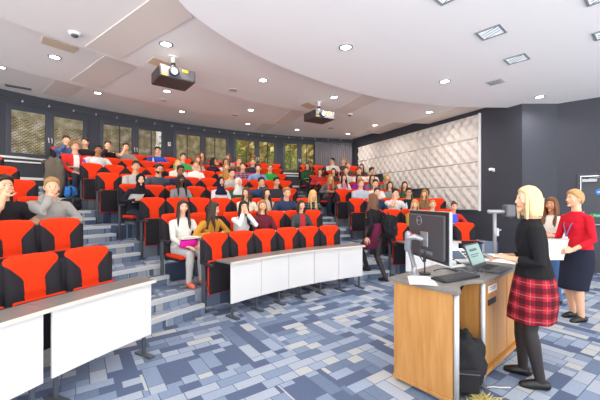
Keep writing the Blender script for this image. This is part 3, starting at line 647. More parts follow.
# ------------------------------------------------------------------ audience: (block, row, bearing angle or None, ...)
def S(block, row, ang, sex, pose, yaw, hair, hcol, top, tcol, skin, label, short, **k):
    return dict(block=block, row=row, ang=ang, sex=sex, pose=pose, yaw=yaw, hair=hair, hcol=hcol, top=top, tcol=tcol, skin=skin, label=label, short=short, **k)
BR, DK, BL, LB, GI, BK = '4f3321', '33231b', 'd0a866', '8a6238', 'a8572a', '141213'
F1, F2, F3, F4 = 'e8b493', 'd9a07c', 'a87350', '5d3a28'
PEOPLE = [
 S('L', 3, 154.5, 'm', 'chin', -2, 'short', DK, 'short', '262428', F1, 'man in black T-shirt at the left edge, hand on his chin', 'man in black at the left edge'),
 S('L', 3, 150.9, 'm', 'chin', -18, 'short', 'a98352', 'hood', 'a3a19d', F1, 'fair haired man in grey hoodie with his fist at his mouth', 'man in the grey hoodie'),
 S('C', 8, 141.0, 'm', 'chin', -20, 'short', BR, 'long', '4b648c', F1, 'young man in denim blue shirt at the back, hand over his mouth', 'man in the denim shirt'),
 S('C', 8, 138.9, 'm', 'rest', -40, 'short', DK, 'short', '252327', F1, 'dark haired young man in black T-shirt in the back row, looking sideways', 'man in black T-shirt by the second window'),
 S('C', 7, 140.8, 'm', 'rest', 0, 'short', 'a56a3a', 'long', 'd8322e', F1, 'ginger haired boy in red and white football shirt', 'boy in the red football shirt', shirt='foot'),
 S('C', 7, 138.5, 'm', 'desk', -15, 'short', BK, 'long', 'd9dadb', F3, 'black haired man in white and grey zip top leaning forward', 'man in the white zip top'),
 S('C', 8, 136.6, 'm', 'chin', -10, 'short', DK, 'long', '222127', F1, 'young man in black long sleeves in the back row, hand at his chin', 'man in black long sleeves'),
 S('C', 8, 133.9, 'm', 'face', 0, 'short', BR, 'short', '9a9895', F1, 'man in grey T-shirt in the back row, hand covering his eye', 'man in the grey T-shirt at the back'),
 S('C', 8, 131.4, 'm', 'desk', -10, 'short', DK, 'short', '2c57c0', F1, 'man in bright blue T-shirt leaning on the back row desk', 'man in the bright blue T-shirt'),
 S('C', 5, 137.7, 'm', 'rest', -10, 'short', DK, 'short', 'b4b2ac', F2, 'dark haired young man in pale grey T-shirt behind the woman in black headscarf', 'man in the pale grey T-shirt'),
 S('C', 4, 139.5, 'f', 'desk', -12, 'hijab', '1d1b21', 'long', '22242e', F1, 'woman in black headscarf and dark coat holding a white sheet by the stairs', 'woman in the black headscarf', paper=1),
 S('C', 5, 135.1, 'm', 'desk', 0, 'short', DK, 'long', '4a4f5c', F2, 'bearded man in slate grey jumper in the fifth row', 'bearded man in the slate jumper', beard=1),
 S('C', 5, 132.1, 'm', 'desk', 0, 'short', BK, 'long', '2d3045', F3, 'man in glasses and navy jacket over white shirt', 'man in the navy jacket', glasses=1),
 S('C', 4, 133.9, 'f', 'rest', 0, 'long', BK, 'long', '8a8a8d', F4, 'woman with very long black hair in a grey top', 'woman with very long black hair'),
 S('C', 7, 128.6, 'm', 'rest', 0, 'short', DK, 'short', '3fae6a', F1, 'dark haired person in mint green T-shirt near the back', 'person in the mint green T-shirt'),
 S('C', 6, 130.3, 'f', 'rest', 0, 'tied', BL, 'long', 'd8d2c6', F1, 'blonde woman with tied hair directly in front of the mint green T-shirt', 'blonde in front of the mint green T-shirt'),
 S('C', 7, 126.3, 'f', 'rest', 0, 'long', GI, 'long', 'cfc0b4', F1, 'woman with long red hair near the back', 'woman with long red hair'),
 S('C', 8, 123.3, 'f', 'rest', -40, 'long', BR, 'long', '6f6a6c', F1, 'brown haired woman in the back row turned to her neighbour, left of centre', 'brown haired woman turned sideways at the back'),
 S('C', 6, 127.5, 'f', 'rest', -12, 'tied', LB, 'short', 'ecebe9', F1, 'woman in white T-shirt with tied fair hair', 'woman in the white T-shirt'),
 S('C', 7, 124.0, 'f', 'chin', 55, 'bob', BK, 'long', '3f2b45', F2, 'dark haired woman in purple top turned away with raised hand', 'woman in the dark purple top'),
 S('C', 8, 120.3, 'f', 'rest', -45, 'long', '6b4527', 'long', 'b8b2ae', F1, 'brown haired woman in profile in the back row before the fourth window', 'brown haired woman in profile'),
 S('C', 7, 121.9, 'f', 'rest', 0, 'long', BR, 'long', 'e2dfda', F1, 'woman in white top behind the long blonde in mustard', 'woman in white behind the mustard top'),
 S('C', 6, 123.2, 'f', 'rest', 0, 'long', 'b88a4e', 'long', 'b08a3c', F1, 'woman with long blonde hair in a mustard cardigan, middle block', 'long haired blonde in the mustard cardigan'),
 S('C', 5, 123.5, 'm', 'desk', 0, 'short', DK, 'long', 'c9c4bb', F1, 'dark haired young man in cream jumper behind the white headscarf', 'man in the cream jumper'),
 S('C', 4, 127.9, 'f', 'rest', 0, 'hijab', '1c2038', 'long', 'd8d5da', F2, 'woman in navy headscarf and white patterned top', 'woman in the navy headscarf'),
 S('C', 4, 125.3, 'f', 'rest', 0, 'hijab', 'd9d8d6', 'long', '2f5a43', F2, 'woman in white headscarf and green cardigan', 'woman in the white headscarf'),
 S('C', 7, 119.3, 'm', 'rest', 0, 'short', LB, 'long', '7d5a48', F1, 'brown haired person in brown checked shirt near the back', 'person in the brown checked shirt', shirt='tbrown'),
 S('C', 6, 119.4, 'm', 'rest', -25, 'short', BR, 'long', '7b4459', F1, 'young man in red and blue checked shirt', 'man in the red and blue check', shirt='tred'),
 S('C', 7, 116.9, 'm', 'rest', -10, 'short', LB, 'long', '3b3e55', F1, 'fair haired person half hidden behind the checked shirt', 'person half hidden behind the check shirt'),
 S('C', 8, 114.7, 'f', 'rest', 60, 'long', '5a3b22', 'long', '6c5a44', F1, 'brown haired woman in the back row turned away, by the fifth window', 'woman turned away at the back'),
 S('C', 6, 117.5, 'm', 'desk', -30, 'short', BR, 'long', '7d98c4', F1, 'man in light blue shirt beside the green hoodie', 'man in the light blue shirt'),
 S('C', 6, 115.2, 'm', 'rest', -10, 'short', LB, 'hood', '1f9a3e', F1, 'man in bright green hoodie and glasses at the end of the row', 'man in the bright green hoodie', glasses=1),
 S('C', 4, 121.7, 'm', 'chin', 0, 'short', BK, 'long', '2b4668', F2, 'black haired man in navy blue shirt with hand on chin, middle block', 'man in the navy shirt, hand on chin'),
 S('C', 4, 118.6, 'm', 'rest', -5, 'short', BK, 'long', '3a3b42', F2, 'short black haired man in dark jacket behind the smiling woman', 'man in the dark jacket'),
 S('C', 3, 123.2, 'f', 'rest', 0, 'long', DK, 'long', 'cdb79f', F1, 'smiling woman with long dark hair in a beige top', 'smiling woman in beige'),
 S('C', 3, 126.7, 'f', 'rest', -60, 'long', BR, 'long', 'e3d8c4', F1, 'long brown haired woman in cream turned towards her neighbour', 'woman in cream turned aside'),
 S('C', 3, 120.2, 'm', 'desk', -15, 'short', 'a07a4a', 'hood', '35405f', F1, 'fair haired man in navy hoodie looking down', 'man in the navy hoodie'),
 S('C', 2, 131.2, 'f', 'hands', -10, 'long', BK, 'long', 'e4e6ea', F1, 'black haired woman in white cardigan with hands at her mouth', 'woman in the white cardigan'),
 S('C', 2, 127.5, 'f', 'rest', -30, 'bob', '9a6a3c', 'hood', '6a2735', F1, 'light brown haired woman in maroon hoodie', 'woman in the maroon hoodie'),
 S('C', 2, 120.5, 'f', 'rest', 0, 'bob', DK, 'long', '45484c', F1, 'woman with dark fringe in grey jacket over red top', 'woman with dark fringe', shirt='redfront'),
 S('C', 3, 115.3, 'f', 'desk', 20, 'long', 'd9b56e', 'long', '3d4a55', F1, 'blonde woman in dark checked shirt at the end of the row', 'blonde in the dark check', shirt='tdark'),
 S('C', 2, 136.5, 'f', 'desk', 40, 'long', DK, 'long', 'c08a35', F1, 'woman in mustard jumper turned to her neighbour in the second row', 'woman in the mustard jumper'),
 S('C', 2, 139.6, 'f', 'bag', -8, 'long', DK, 'long', 'd8d3cc', F1, 'woman in pale grey top and leggings with a pink bag on her lap', 'woman with the pink bag', legs='b9b6b4'),
 S('R', 7, 107.1, 'f', 'rest', -30, 'long', BR, 'long', '2f5a3a', F1, 'brown haired woman in dark green top at the far aisle', 'woman in dark green at the far aisle'),
 S('R', 6, 106.6, 'f', 'desk', -35, 'bob', BR, 'hood', 'c03a3e', F1, 'brown haired woman in red hoodie at the far aisle', 'woman in the red hoodie'),
 S('R', 5, 106.6, 'f', 'desk', -5, 'long', 'b8863f', 'long', '6d6a6b', F1, 'long blonde woman in grey jacket over red at the far aisle', 'long blonde in grey at the far aisle', shirt='redfront'),
 S('R', 8, 100.1, 'm', 'rest', -70, 'short', BK, 'long', 'dddbd8', F1, 'dark haired man in white shirt at the back below the curtain', 'man in white below the curtain'),
 S('R', 6, 103.7, 'f', 'rest', -30, 'bob', DK, 'long', '4a3c38', F1, 'dark haired woman second from the far aisle, behind the long blonde', 'dark haired woman behind the long blonde'),
 S('R', 8, 98.6, 'm', 'rest', -20, 'short', 'b98a4c', 'long', '51505a', F1, 'fair haired man at the right end of the back row', 'fair haired man at the end of the back row'),
 S('R', 7, 99.5, 'm', 'rest', -10, 'short', GI, 'long', '5c4a44', F1, 'ginger haired man below the curtain, one row from the back', 'ginger man one row from the back'),
 S('R', 6, 101.5, 'm', 'rest', -15, 'short', BR, 'long', 'd2cec8', F1, 'brown haired person in white jumper left of the white T-shirt', 'person in the white jumper'),
 S('R', 5, 103.7, 'f', 'rest', 0, 'long', DK, 'long', 'e3d2d2', F1, 'long dark haired woman in white jacket over pink', 'woman in the white jacket over pink', shirt='pinkfront'),
 S('R', 7, 96.9, 'f', 'rest', -30, 'long', BR, 'long', '57493f', F1, 'long brown haired woman beside the dark wall end near the back', 'long brown haired woman near the back wall'),
 S('R', 6, 98.8, 'm', 'rest', -10, 'short', BR, 'short', 'e8e6e3', F1, 'brown haired man in white T-shirt behind the purple top', 'man in white T-shirt behind purple'),
 S('R', 6, 96.7, 'm', 'rest', 30, 'short', BK, 'long', 'cfcac4', F2, 'black haired man in pale top beside the lower quilted panels', 'black haired man in pale top'),
 S('R', 5, 100.6, 'f', 'rest', 0, 'bob', DK, 'long', '8a2f8c', F2, 'dark haired woman in bright purple top', 'woman in bright purple'),
 S('R', 4, 103.0, 'm', 'rest', -5, 'short', '9a7448', 'short', 'b9c4d2', F1, 'fair short haired man in pale blue T-shirt with printed chest', 'man in the pale blue T-shirt'),
 S('R', 5, 98.5, 'f', 'rest', 0, 'long', BR, 'long', '77777a', F1, 'long brown haired woman in grey right of the purple top', 'woman in grey right of purple'),
 S('R', 4, 99.7, 'm', 'rest', -10, 'short', BK, 'short', 'e6e4e2', F1, 'black haired man in white T-shirt behind the navy jumper', 'black haired man in white T-shirt'),
 S('R', 5, 95.5, 'f', 'rest', 0, 'long', 'b9935a', 'long', '7b7672', F1, 'long fair haired woman in grey at the right end of her row', 'fair woman in grey at the row end'),
 S('R', 3, 102.3, 'm', 'rest', -15, 'short', DK, 'long', '2b3a55', F1, 'dark haired man in navy jumper just behind the walking woman', 'man in navy behind the walking woman'),
 S('R', 4, 96.7, 'f', 'rest', -15, 'bob', DK, 'long', '7c8a82', F1, 'dark haired woman in grey green top behind the chin-resting man', 'woman in grey green'),
 S('R', 3, 99.3, 'm', 'chin', -5, 'short', DK, 'short', 'e4e2e0', F1, 'man in white T-shirt resting chin on hand, right block', 'man in white resting his chin'),
 S('R', 4, 94.6, 'f', 'rest', -10, 'long', BR, 'long', '3f5a44', F1, 'long brown haired woman in dark green cardigan below the quilted panels', 'woman in dark green cardigan'),
 S('R', 3, 96.4, 'm', 'rest', -10, 'short', BK, 'long', '23293a', F2, 'black haired man in glasses and dark navy jumper', 'man in glasses and dark navy', glasses=1),
 S('R', 2, 98.7, 'f', 'rest', -25, 'long', 'c4964e', 'long', 'a3823e', F1, 'long blonde woman in mustard jacket just left of the big monitor', 'blonde in mustard by the monitor'),
 S('R', 3, 92.2, 'f', 'rest', -40, 'long', 'a8783f', 'long', '8a6a4c', F1, 'light brown haired woman in brown above the big monitor', 'woman in brown above the monitor'),
 S('R', 2, 95.2, 'f', 'rest', -15, 'tied', 'b98c55', 'long', 'a09488', F1, 'fair haired woman whose face shows over the top of the monitor', 'fair woman over the monitor'),
 S('R', 2, 91.9, 'f', 'desk', -10, 'bun', BR, 'long', 'c8322f', F1, 'woman with a bun in a red top looking down beside the dark wall', 'woman with a bun in red'),
]
# ------------------------------------------------------------------ seat positions along each row
PITCH = .455
def layout(a_hi, a_lo, r, anchors, n=None):
    w = R(a_hi-a_lo)*r
    if n is None: n = max(len(anchors), int(w/PITCH+.35))
    slots = [a_hi-(i+.5)*(a_hi-a_lo)/n for i in range(n)]
    A = sorted(anchors, reverse=True); m = len(A); INF = 1e9
    D = [[INF]*(n+1) for _ in range(m+1)]; D[0] = [0]*(n+1); ch = {}
    for i in range(1, m+1):
        for j in range(1, n+1):
            take = D[i-1][j-1]+(A[i-1]-slots[j-1])**2; D[i][j] = min(take, D[i][j-1]); ch[i, j] = take <= D[i][j-1]
    fix = {}; i, j = m, n
    while i > 0:
        if ch[i, j]: fix[j-1] = A[i-1]; i -= 1; j -= 1
        else: j -= 1
    half = math.degrees(.228/r); pos = slots[:]
    for k, a in fix.items(): pos[k] = a
    for it in range(300):
        for k in range(n):
            hi = pos[k-1] if k else a_hi+half; lo = pos[k+1] if k < n-1 else a_lo-half
            if k not in fix: pos[k] = (hi+lo)/2
        for k in range(n-1):
            d = pos[k]-pos[k+1]; mn = math.degrees(.447/r)
            if d < mn: pos[k] += (mn-d)/2; pos[k+1] -= (mn-d)/2
    return pos, fix
ROWS = {}
REND = (88.7, 87.9, 88.3, 91.0, 92.6, 94.0, 94.6, 96.0)
for k in range(1, NROW+1):
    r = rk(k); l0, l1 = a_left_aisle(k); q0, q1 = a_right_aisle(k)
    l1 = (150.9, 149.75, 148.9, 148.6, 148.4, 148.2, 148.1, 148.0)[k-1]
    ROWS['L', k] = (l1+ {1: 4, 2: 3, 3: 3, 4: 2, 5: 1, 6: 1}.get(k, 1)*math.degrees(.487/r), l1)
    ROWS['C', k] = (l0, q1)
    ROWS['R', k] = (q0, REND[k-1])
BN = {'L': 'left block', 'C': 'middle block', 'R': 'right block'}
END = {'L': 'stairs', 'C': 'left stairs', 'R': 'right stairs'}
SEATED = []
for (blk, k), (hi, lo) in ROWS.items():
    if blk == 'L' and k > 6: continue
    r = rk(k); pp = [p for p in PEOPLE if p['block'] == blk and p['row'] == k]
    pos, fix = layout(hi, lo, r, [p['ang'] for p in pp], round(R(hi-lo)*r/.487) if blk == 'L' else None)
    taken = {}
    for kk, a in fix.items():
        taken[kk] = min(pp, key=lambda p: abs(p['ang']-a))
    nn = len(pos)
    for i, a in enumerate(pos):
        p = taken.get(i); s = new_seat(p is not None)
        s.location = pol(r, a, DZ*(k-1)); s.rotation_euler = (0, 0, R(a+90))
        idx = (nn-1-i) if blk == 'L' else i
        if p:
            lab = 'red and black seat under the '+p['short']
            if p['pose'] in ('desk', 'chin', 'bag', 'face', 'hands') or p.get('paper'):
                tb = obj('writing_tablet', TAB_ME, s); tb['label'] = 'cream writing tablet'; obj('tablet_arm', TABARM_ME, tb)
            p['loc'] = s.location.copy(); p['rz'] = R(a+90); SEATED.append(p)
        else:
            lab = 'empty red and black tip-up seat, %s from the %s, %s row, %s' % (ORD[idx], END[blk], ORD[k-1], BN[blk])
        tag(s, lab, 'seat', 'seats in the %s, %s row' % (BN[blk], ORD[k-1]))
        if i == 0:
            e = obj('side_frame', SIDE_ME, s, (-.228, 0, 0)); obj('foot_plate', FOOT_ME, e); obj('armrest', ARM_ME, e)

# ------------------------------------------------------------------ white front desks
def desk(lab, a_hi, a_lo, npan, legs, r=5.93):
    am = (a_hi+a_lo)/2; base = pol(r, am); t = thing('front_desk', lab, 'desk', base, 0, 'white fronted desks before the first row')
    def loc(pts, z=0): return [p-base for p in pts]
    b = MB(); b.prism(loc(arc_poly(r-.03, r+.27, a_hi+.3, a_lo-.3, 24)), .722, .747); part('desk_top', b, M_LAM, t, .003)
    b = MB(); b.prism(loc(arc_poly(r-.037, r-.0305, a_hi+.3, a_lo-.3, 24)), .718, .749); part('edge_strip', b, M_EDGE, t)
    for i in range(npan):
        b0 = a_hi+(a_lo-a_hi)*i/npan; b1 = a_hi+(a_lo-a_hi)*(i+1)/npan; g = .04 if npan > 1 else 0
        b = MB(); b.prism(loc(arc_poly(r, r+.02, b0-g, b1+g, 6)), .20, .7215); part('front_panel', b, M_PANELW, t, .002)
    for i in range(legs):
        a = a_hi-.5+(a_lo-a_hi+1.0)*i/(legs-1); u = (pol(1, a)-V((CX, CY, 0))); p = pol(r, a)-base
        M = Matrix.Rotation(R(a), 4, 'Z')
        b = MB(); b.box((p.x+u.x*.045, p.y+u.y*.045, .37), (.03, .03, .70))
        b.v = [Matrix.Translation(V((p.x+u.x*.045, p.y+u.y*.045, 0))) @ M @ (v-V((p.x+u.x*.045, p.y+u.y*.045, 0))) for v in b.v]
        lg = part('leg', b, M_METAL, t, .005)
        b = MB(); b.box((.03, 0, .011), (.24, .06, .022)); b.v = [V((p.x, p.y, 0))+(M @ v) for v in b.v]; part('foot', b, M_METAL, lg, .005)
desk('long curved white desk of five panels in front of the middle block', 140.0, 115.3, 5, 7)
desk('white desk with a single panel nearest the stairs at the left front', 159.3, 150.7, 1, 2, 5.9)
desk('white desk cut off by the left edge of the photo', 170.4, 159.9, 1, 2, 5.9)
desk('white desk in front of the right block, mostly hidden by the lectern', 106.2, 95.4, 2, 3, 5.93)
# ------------------------------------------------------------------ people
def headpt(x, y, z):
    p = V((.075*x, .095*y, .114*z))
    if z < 0:
        q = (-z)**1.5; p.x *= 1-.30*q
        p.y *= (1-.10*q) if y > 0 else (1-.38*q)
    if y > .6: p.y *= 1-.06*((y-.6)/.4)
    return p
def sph(nu, nv, fn, mb, mi=0):
    rings = []
    for i in range(nv+1):
        th = PI*(.02+.96*i/nv); rings.append([fn(math.sin(th)*math.sin(2*PI*j/nu), math.sin(th)*math.cos(2*PI*j/nu), -math.cos(th)) for j in range(nu)])
    mb.loft([r[::-1] for r in rings], mi, True)
def add_head(mb, c, B, s):
    def T(p): return c+B @ (V(p)*s)
    sph(26, 18, lambda x, y, z: T(headpt(x, y, z)), mb)
    mb.tube([T((0, .084, .018)), T((0, .094, -.006)), T((0, .100, -.026))], [.007*s, .009*s, .0115*s], 10)
    mb.ell(T((0, .091, -.029)), (.016*s, .010*s, .008*s), 0, B)
    mb.tube([T((-.042, .074, .036)), T((0, .085, .036)), T((.042, .074, .036))], .0065*s, 8)
    for sd in (-1, 1):
        mb.ell(T((sd*.031, .0765, .014)), (.016*s, .0115*s, .011*s), 0, B)
        mb.ell(T((sd*.044, .060, -.022)), (.022*s, .02*s, .022*s), 0, B)
        mb.ell(T((sd*.077, -.006, .0)), (.010*s, .020*s, .032*s), 0, B @ Matrix.Rotation(R(sd*-18), 3, 'Z'))
    mb.ell(T((0, .084, -.056)), (.024*s, .010*s, .0065*s), 0, B)
    mb.ell(T((0, .082, -.067)), (.020*s, .010*s, .0065*s), 0, B)
    mb.ell(T((0, .070, -.098)), (.024*s, .020*s, .017*s), 0, B)
def ik(a, t, l1, l2, pole):
    d = t-a; L = min(d.length, (l1+l2)*.995); d = d.normalized()
    x = (l1*l1-l2*l2+L*L)/(2*L); h = math.sqrt(max(0, l1*l1-x*x))
    p = V(pole); p = (p-d*p.dot(d)).normalized()
    return a+d*x+p*h, a+d*L
def basis(yaw, pitch=0, roll=0):
    return (Matrix.Rotation(R(yaw), 3, 'Z') @ Matrix.Rotation(R(pitch), 3, 'X') @ Matrix.Rotation(R(roll), 3, 'Y'))
TOR = {'m': [(-.2, .115, .10), (-.08, .155, .12), (.06, .165, .122), (.32, .150, .108), (.6, .172, .12), (.8, .182, .105), (.91, .135, .08), (1.0, .066, .06), (1.12, .056, .056)],
       'f': [(-.2, .12, .105), (-.08, .158, .125), (.06, .165, .125), (.36, .125, .094), (.6, .145, .104), (.8, .155, .09), (.91, .112, .068), (1.0, .054, .052), (1.12, .047, .048)]}
AR = {'m': [.054, .050, .041, .041, .029], 'f': [.044, .039, .033, .033, .023]}
LR = {'m': [.088, .080, .058, .060, .040], 'f': [.090, .078, .054, .055, .035]}
def make_joints(sex, hip, lean, twist, head, arms, legs, s=1., Ls=.5, side=0):
    """head=(yaw,pitch,roll) relative to facing; arms=[(wrist target,pole,hand dir,palm normal,curl)] for left(-x), right(+x); legs=[(ankle,toe dir,knee pole)]"""
    J = dict(sex=sex, s=s); hip = V(hip)
    up = (Matrix.Rotation(R(side), 3, 'Y') @ Matrix.Rotation(R(-lean), 3, 'X')) @ V((0, 0, 1))
    Rt = Matrix.Rotation(R(twist), 3, 'Z') @ V((1, 0, 0)); Rt = (Rt-up*Rt.dot(up)).normalized(); Fw = up.cross(Rt)
    J.update(hip=hip, up=up, Rt=Rt, Fw=Fw, Ls=Ls*s)
    J['neck'] = hip+up*Ls*s
    up2 = (up+V((0, 0, .8))).normalized()
    J['hB'] = basis(*head); J['hs'] = s*(1.0 if sex == 'm' else .95)
    J['head'] = J['neck']+up2*.165*s+Fw*.02*s
    sw = (.19 if sex == 'm' else .165)*s; J['arms'] = []
    for sd, (wt, pole, hd, pn, curl) in zip((-1, 1), arms):
        sh = hip+up*Ls*.84*s+Rt*sd*sw
        el, wr = ik(sh, V(wt), .285*s, .25*s, pole)
        d = V(hd).normalized() if hd is not None else (wr-el).normalized()
        n = V(pn); n = (n-d*n.dot(d)).normalized()
        J['arms'].append((sh, el, wr, d, n, curl, sd))
    J['legs'] = []
    for sd, (an, toe, pole) in zip((-1, 1), legs):
        h = hip+V(Rt)*sd*.085*s+V((0, 0, -.03*s)); kn, an2 = ik(h, V(an), .42*s, .41*s, pole)
        J['legs'].append((h, kn, an2, V(toe).normalized(), sd))
    return J
def torso_rings(J, inf=0., t0=None, t1=None, hipf=1.):
    out = []
    for t, rx, ry in TOR[J['sex']]:
        if t0 is not None and t < t0: continue
        if t1 is not None and t > t1: continue
        c = J['hip']+J['up']*J['Ls']*t+J['Fw']*(.012 if .4 < t < .95 else 0)*J['s']
        rx, ry = rx*J['s']+inf, ry*J['s']+inf
        out.append([c+J['Rt']*(rx*math.copysign(abs(math.cos(a))**.85, math.cos(a)))+J['Fw']*(ry*math.sin(a)) for a in (2*PI*j/20 for j in range(20))])
    return out
def add_torso(mb, J, inf=0., t0=None, t1=None):
    mb.loft(torso_rings(J, inf, t0, t1))
    if J['sex'] == 'f' and (t1 is None or t1 > .6):
        for sd in (-1, 1): mb.ell(J['hip']+J['up']*J['Ls']*.6+J['Rt']*sd*.066*J['s']+J['Fw']*.062*J['s'], (.058*J['s']+inf, .048*J['s']+inf, .056*J['s']+inf))
def add_arm(mb, a, J, inf=0., upto=1.):
    sh, el, wr = a[0], a[1], a[2]; r = [x*J['s']+inf for x in AR[J['sex']]]
    inn = J['hip']+J['up']*J['Ls']*.84
    pts = [sh+(inn-sh)*.25, sh, sh.lerp(el, .5), el, el.lerp(wr, .35), wr]; rr = [r[0], r[0], r[1], r[2], r[3], r[4]]
    if upto == 'short': pts = [pts[0], sh, sh.lerp(el, .62)]; rr = [r[0], r[0]+.004, r[1]+.010]
    elif upto == 'three': pts = pts[:4]+[el.lerp(wr, .35), el.lerp(wr, .62)]; rr = rr[:5]+[rr[4]*.9]
    elif upto == 'long': pts[-1] = el.lerp(wr, .96); rr[-1] += .004
    mb.tube(pts, rr, 12, round_=(upto == 1.))
def add_palm(mb, a, s):
    wr, d, n = a[2], a[3], a[4]; l = n.cross(d).normalized(); rings = []
    for t, w, h in ((-.03, .022, .017), (.0, .025, .017), (.03, .036, .016), (.06, .040, .014), (.085, .039, .012), (.095, .03, .008)):
        rings.append([wr+d*t*s+l*(w*s*math.cos(2*PI*j/14))+n*(h*s*math.sin(2*PI*j/14)) for j in range(14)])
    mb.loft(rings)
def add_fingers(mb, a, s):
    wr, d, n, curl, sd = a[2], a[3], a[4], a[5], a[6]; l = n.cross(d).normalized()
    lens = (.062, .073, .068, .052); order = (1.5, .5, -.5, -1.5)
    # thumb side: index finger sits towards the inside of the body
    ts = 1 if l.dot(V((1, 0, 0)))*-sd > 0 else -1
    for k in range(4):
        o = wr+d*.078*s+l*(ts*order[k]*.0195*s); dirv = (d+l*ts*order[k]*.05).normalized(); pts = [o]; ax = l
        for q, fr in enumerate((.45, .32, .28)):
            ang = R(curl*(.6, .9, .7)[q]); dirv = (Matrix.Rotation(ang, 3, d.cross(n)) @ dirv); pts.append(pts[-1]+dirv*lens[k]*fr*s*1.15)
        mb.tube(pts, [.0088*s, .0082*s, .0076*s, .0066*s], 8)
    o = wr+d*.022*s+l*ts*.024*s; t1 = (d*.6+l*ts*.75+n*.25).normalized(); t2 = (d*.95+l*ts*.2+n*.45*(curl/60+.2)).normalized()
    mb.tube([o, o+t1*.036*s, o+t1*.036*s+t2*.03*s, o+t1*.036*s+t2*.055*s], [.0115*s, .0105*s, .0092*s, .0075*s], 8)
def add_leg(mb, lg, J, inf=0., down=1., foot=True):
    h, kn, an, toe, sd = lg; s = J['s']; r = [x*s+inf for x in LR[J['sex']]]
    mb.tube([h, h.lerp(kn, .45), kn, kn.lerp(an, .3), kn.lerp(an, .7), an], [r[0], r[1], r[2], r[3], (r[3]+r[4])/2-.004, r[4]], 14)
    if foot: add_foot(mb, lg, J, inf)
def add_foot(mb, lg, J, inf=0., low=False):
    h, kn, an, toe, sd = lg; s = J['s']; z = V((0, 0, 1))
    a = an-z*(.035*s); he = a-toe*.038*s
    mb.tube([he, a+toe*.03*s-z*.004*s, a+toe*.08*s-z*.018*s, a+toe*.125*s-z*.026*s], [.032*s+inf, .034*s+inf, .033*s+inf, .022*s+inf], 12)
def body_mesh(J, name, vox, mats, bare_feet=True):
    mb = MB(); add_torso(mb, J)
    mb.tube([J['neck']-J['up']*.03*J['s'], J['neck'].lerp(J['head'], .35), J['head']-V((0, 0, .03*J['s']))], [(.062 if J['sex'] == 'm' else .05)*J['s'], (.056 if J['sex'] == 'm' else .045)*J['s'], .05*J['s']], 14)
    add_head(mb, J['head'], J['hB'], J['hs'])
    for a in J['arms']: add_arm(mb, a, J); add_palm(mb, a, J['s'])
    for l in J['legs']: add_leg(mb, l, J)
    me = remesh(mb, vox, name, 1, mats)
    import bmesh
    fm = MB()
    for a in J['arms']: add_fingers(fm, a, J['s'])
    bm = bmesh.new(); bm.from_mesh(me); t = fm.mesh('f'); bm.from_mesh(t); bm.to_mesh(me); bm.free(); bpy.data.meshes.remove(t)
    inv = J['hB'].transposed(); s = J['hs']
    for p in me.polygons:
        q = inv @ (p.center-J['head'])/s
        if q.y > .05 and q.length < .15:
            ax = abs(q.x)
            if ((ax-.031)/.0145)**2+((q.z-.014)/.0065)**2 < 1: p.material_index = 1 if ((ax-.031)/.0075)**2+((q.z-.014)/.009)**2 < 1 else 4
            elif .016 < ax < .045 and .0325 < q.z < .0385 and q.y > .06: p.material_index = 3
            elif (q.x/.024)**2+((q.z+.0615)/.0115)**2 < 1 and q.y > .06: p.material_index = 2
    return me
def top_mesh(J, name, sleeve, vox, hem=-.12, inf=.014, hood=False, hollow=None):
    mb = MB(); add_torso(mb, J, inf, hem, 1.0)
    for a in J['arms']: add_arm(mb, a, J, inf*.75, sleeve)
    if hood:
        n = J['neck']+J['up']*.03*J['s']; pts = []
        for a in range(-130, 131, 20):
            pts.append(n+J['Rt']*(.085*J['s']*math.sin(R(a)))-J['Fw']*(.09*J['s']*math.cos(R(a)))-J['up']*(.02+.02*(1-math.cos(R(a))))*J['s'])
        mb.tube(pts, [.026]+[.036+.014*math.cos(R(a)) for a in range(-110, 111, 20)]+[.026], 10)
    me = remesh(mb, vox, name, 1)
    for p in me.polygons:
        q = p.center-J['hip']; u = q.dot(J['Rt']); f = q.dot(J['Fw']); h = q.dot(J['up'])/J['Ls']
        p.material_index = 1 if (f > .06 and abs(u) < .055 and .1 < h < .97) else 0
    return me
def bottoms_mesh(J, name, vox, inf=.010, down=1., foot=False):
    mb = MB(); add_torso(mb, J, inf*.7, None, .2)
    for l in J['legs']: add_leg(mb, l, J, inf, down, foot)
    return remesh(mb, vox, name, 1)
def shoe_mesh(J, i, name, vox, inf=.008):
    mb = MB(); add_foot(mb, J['legs'][i], J, inf)
    return remesh(mb, vox, name, 1)

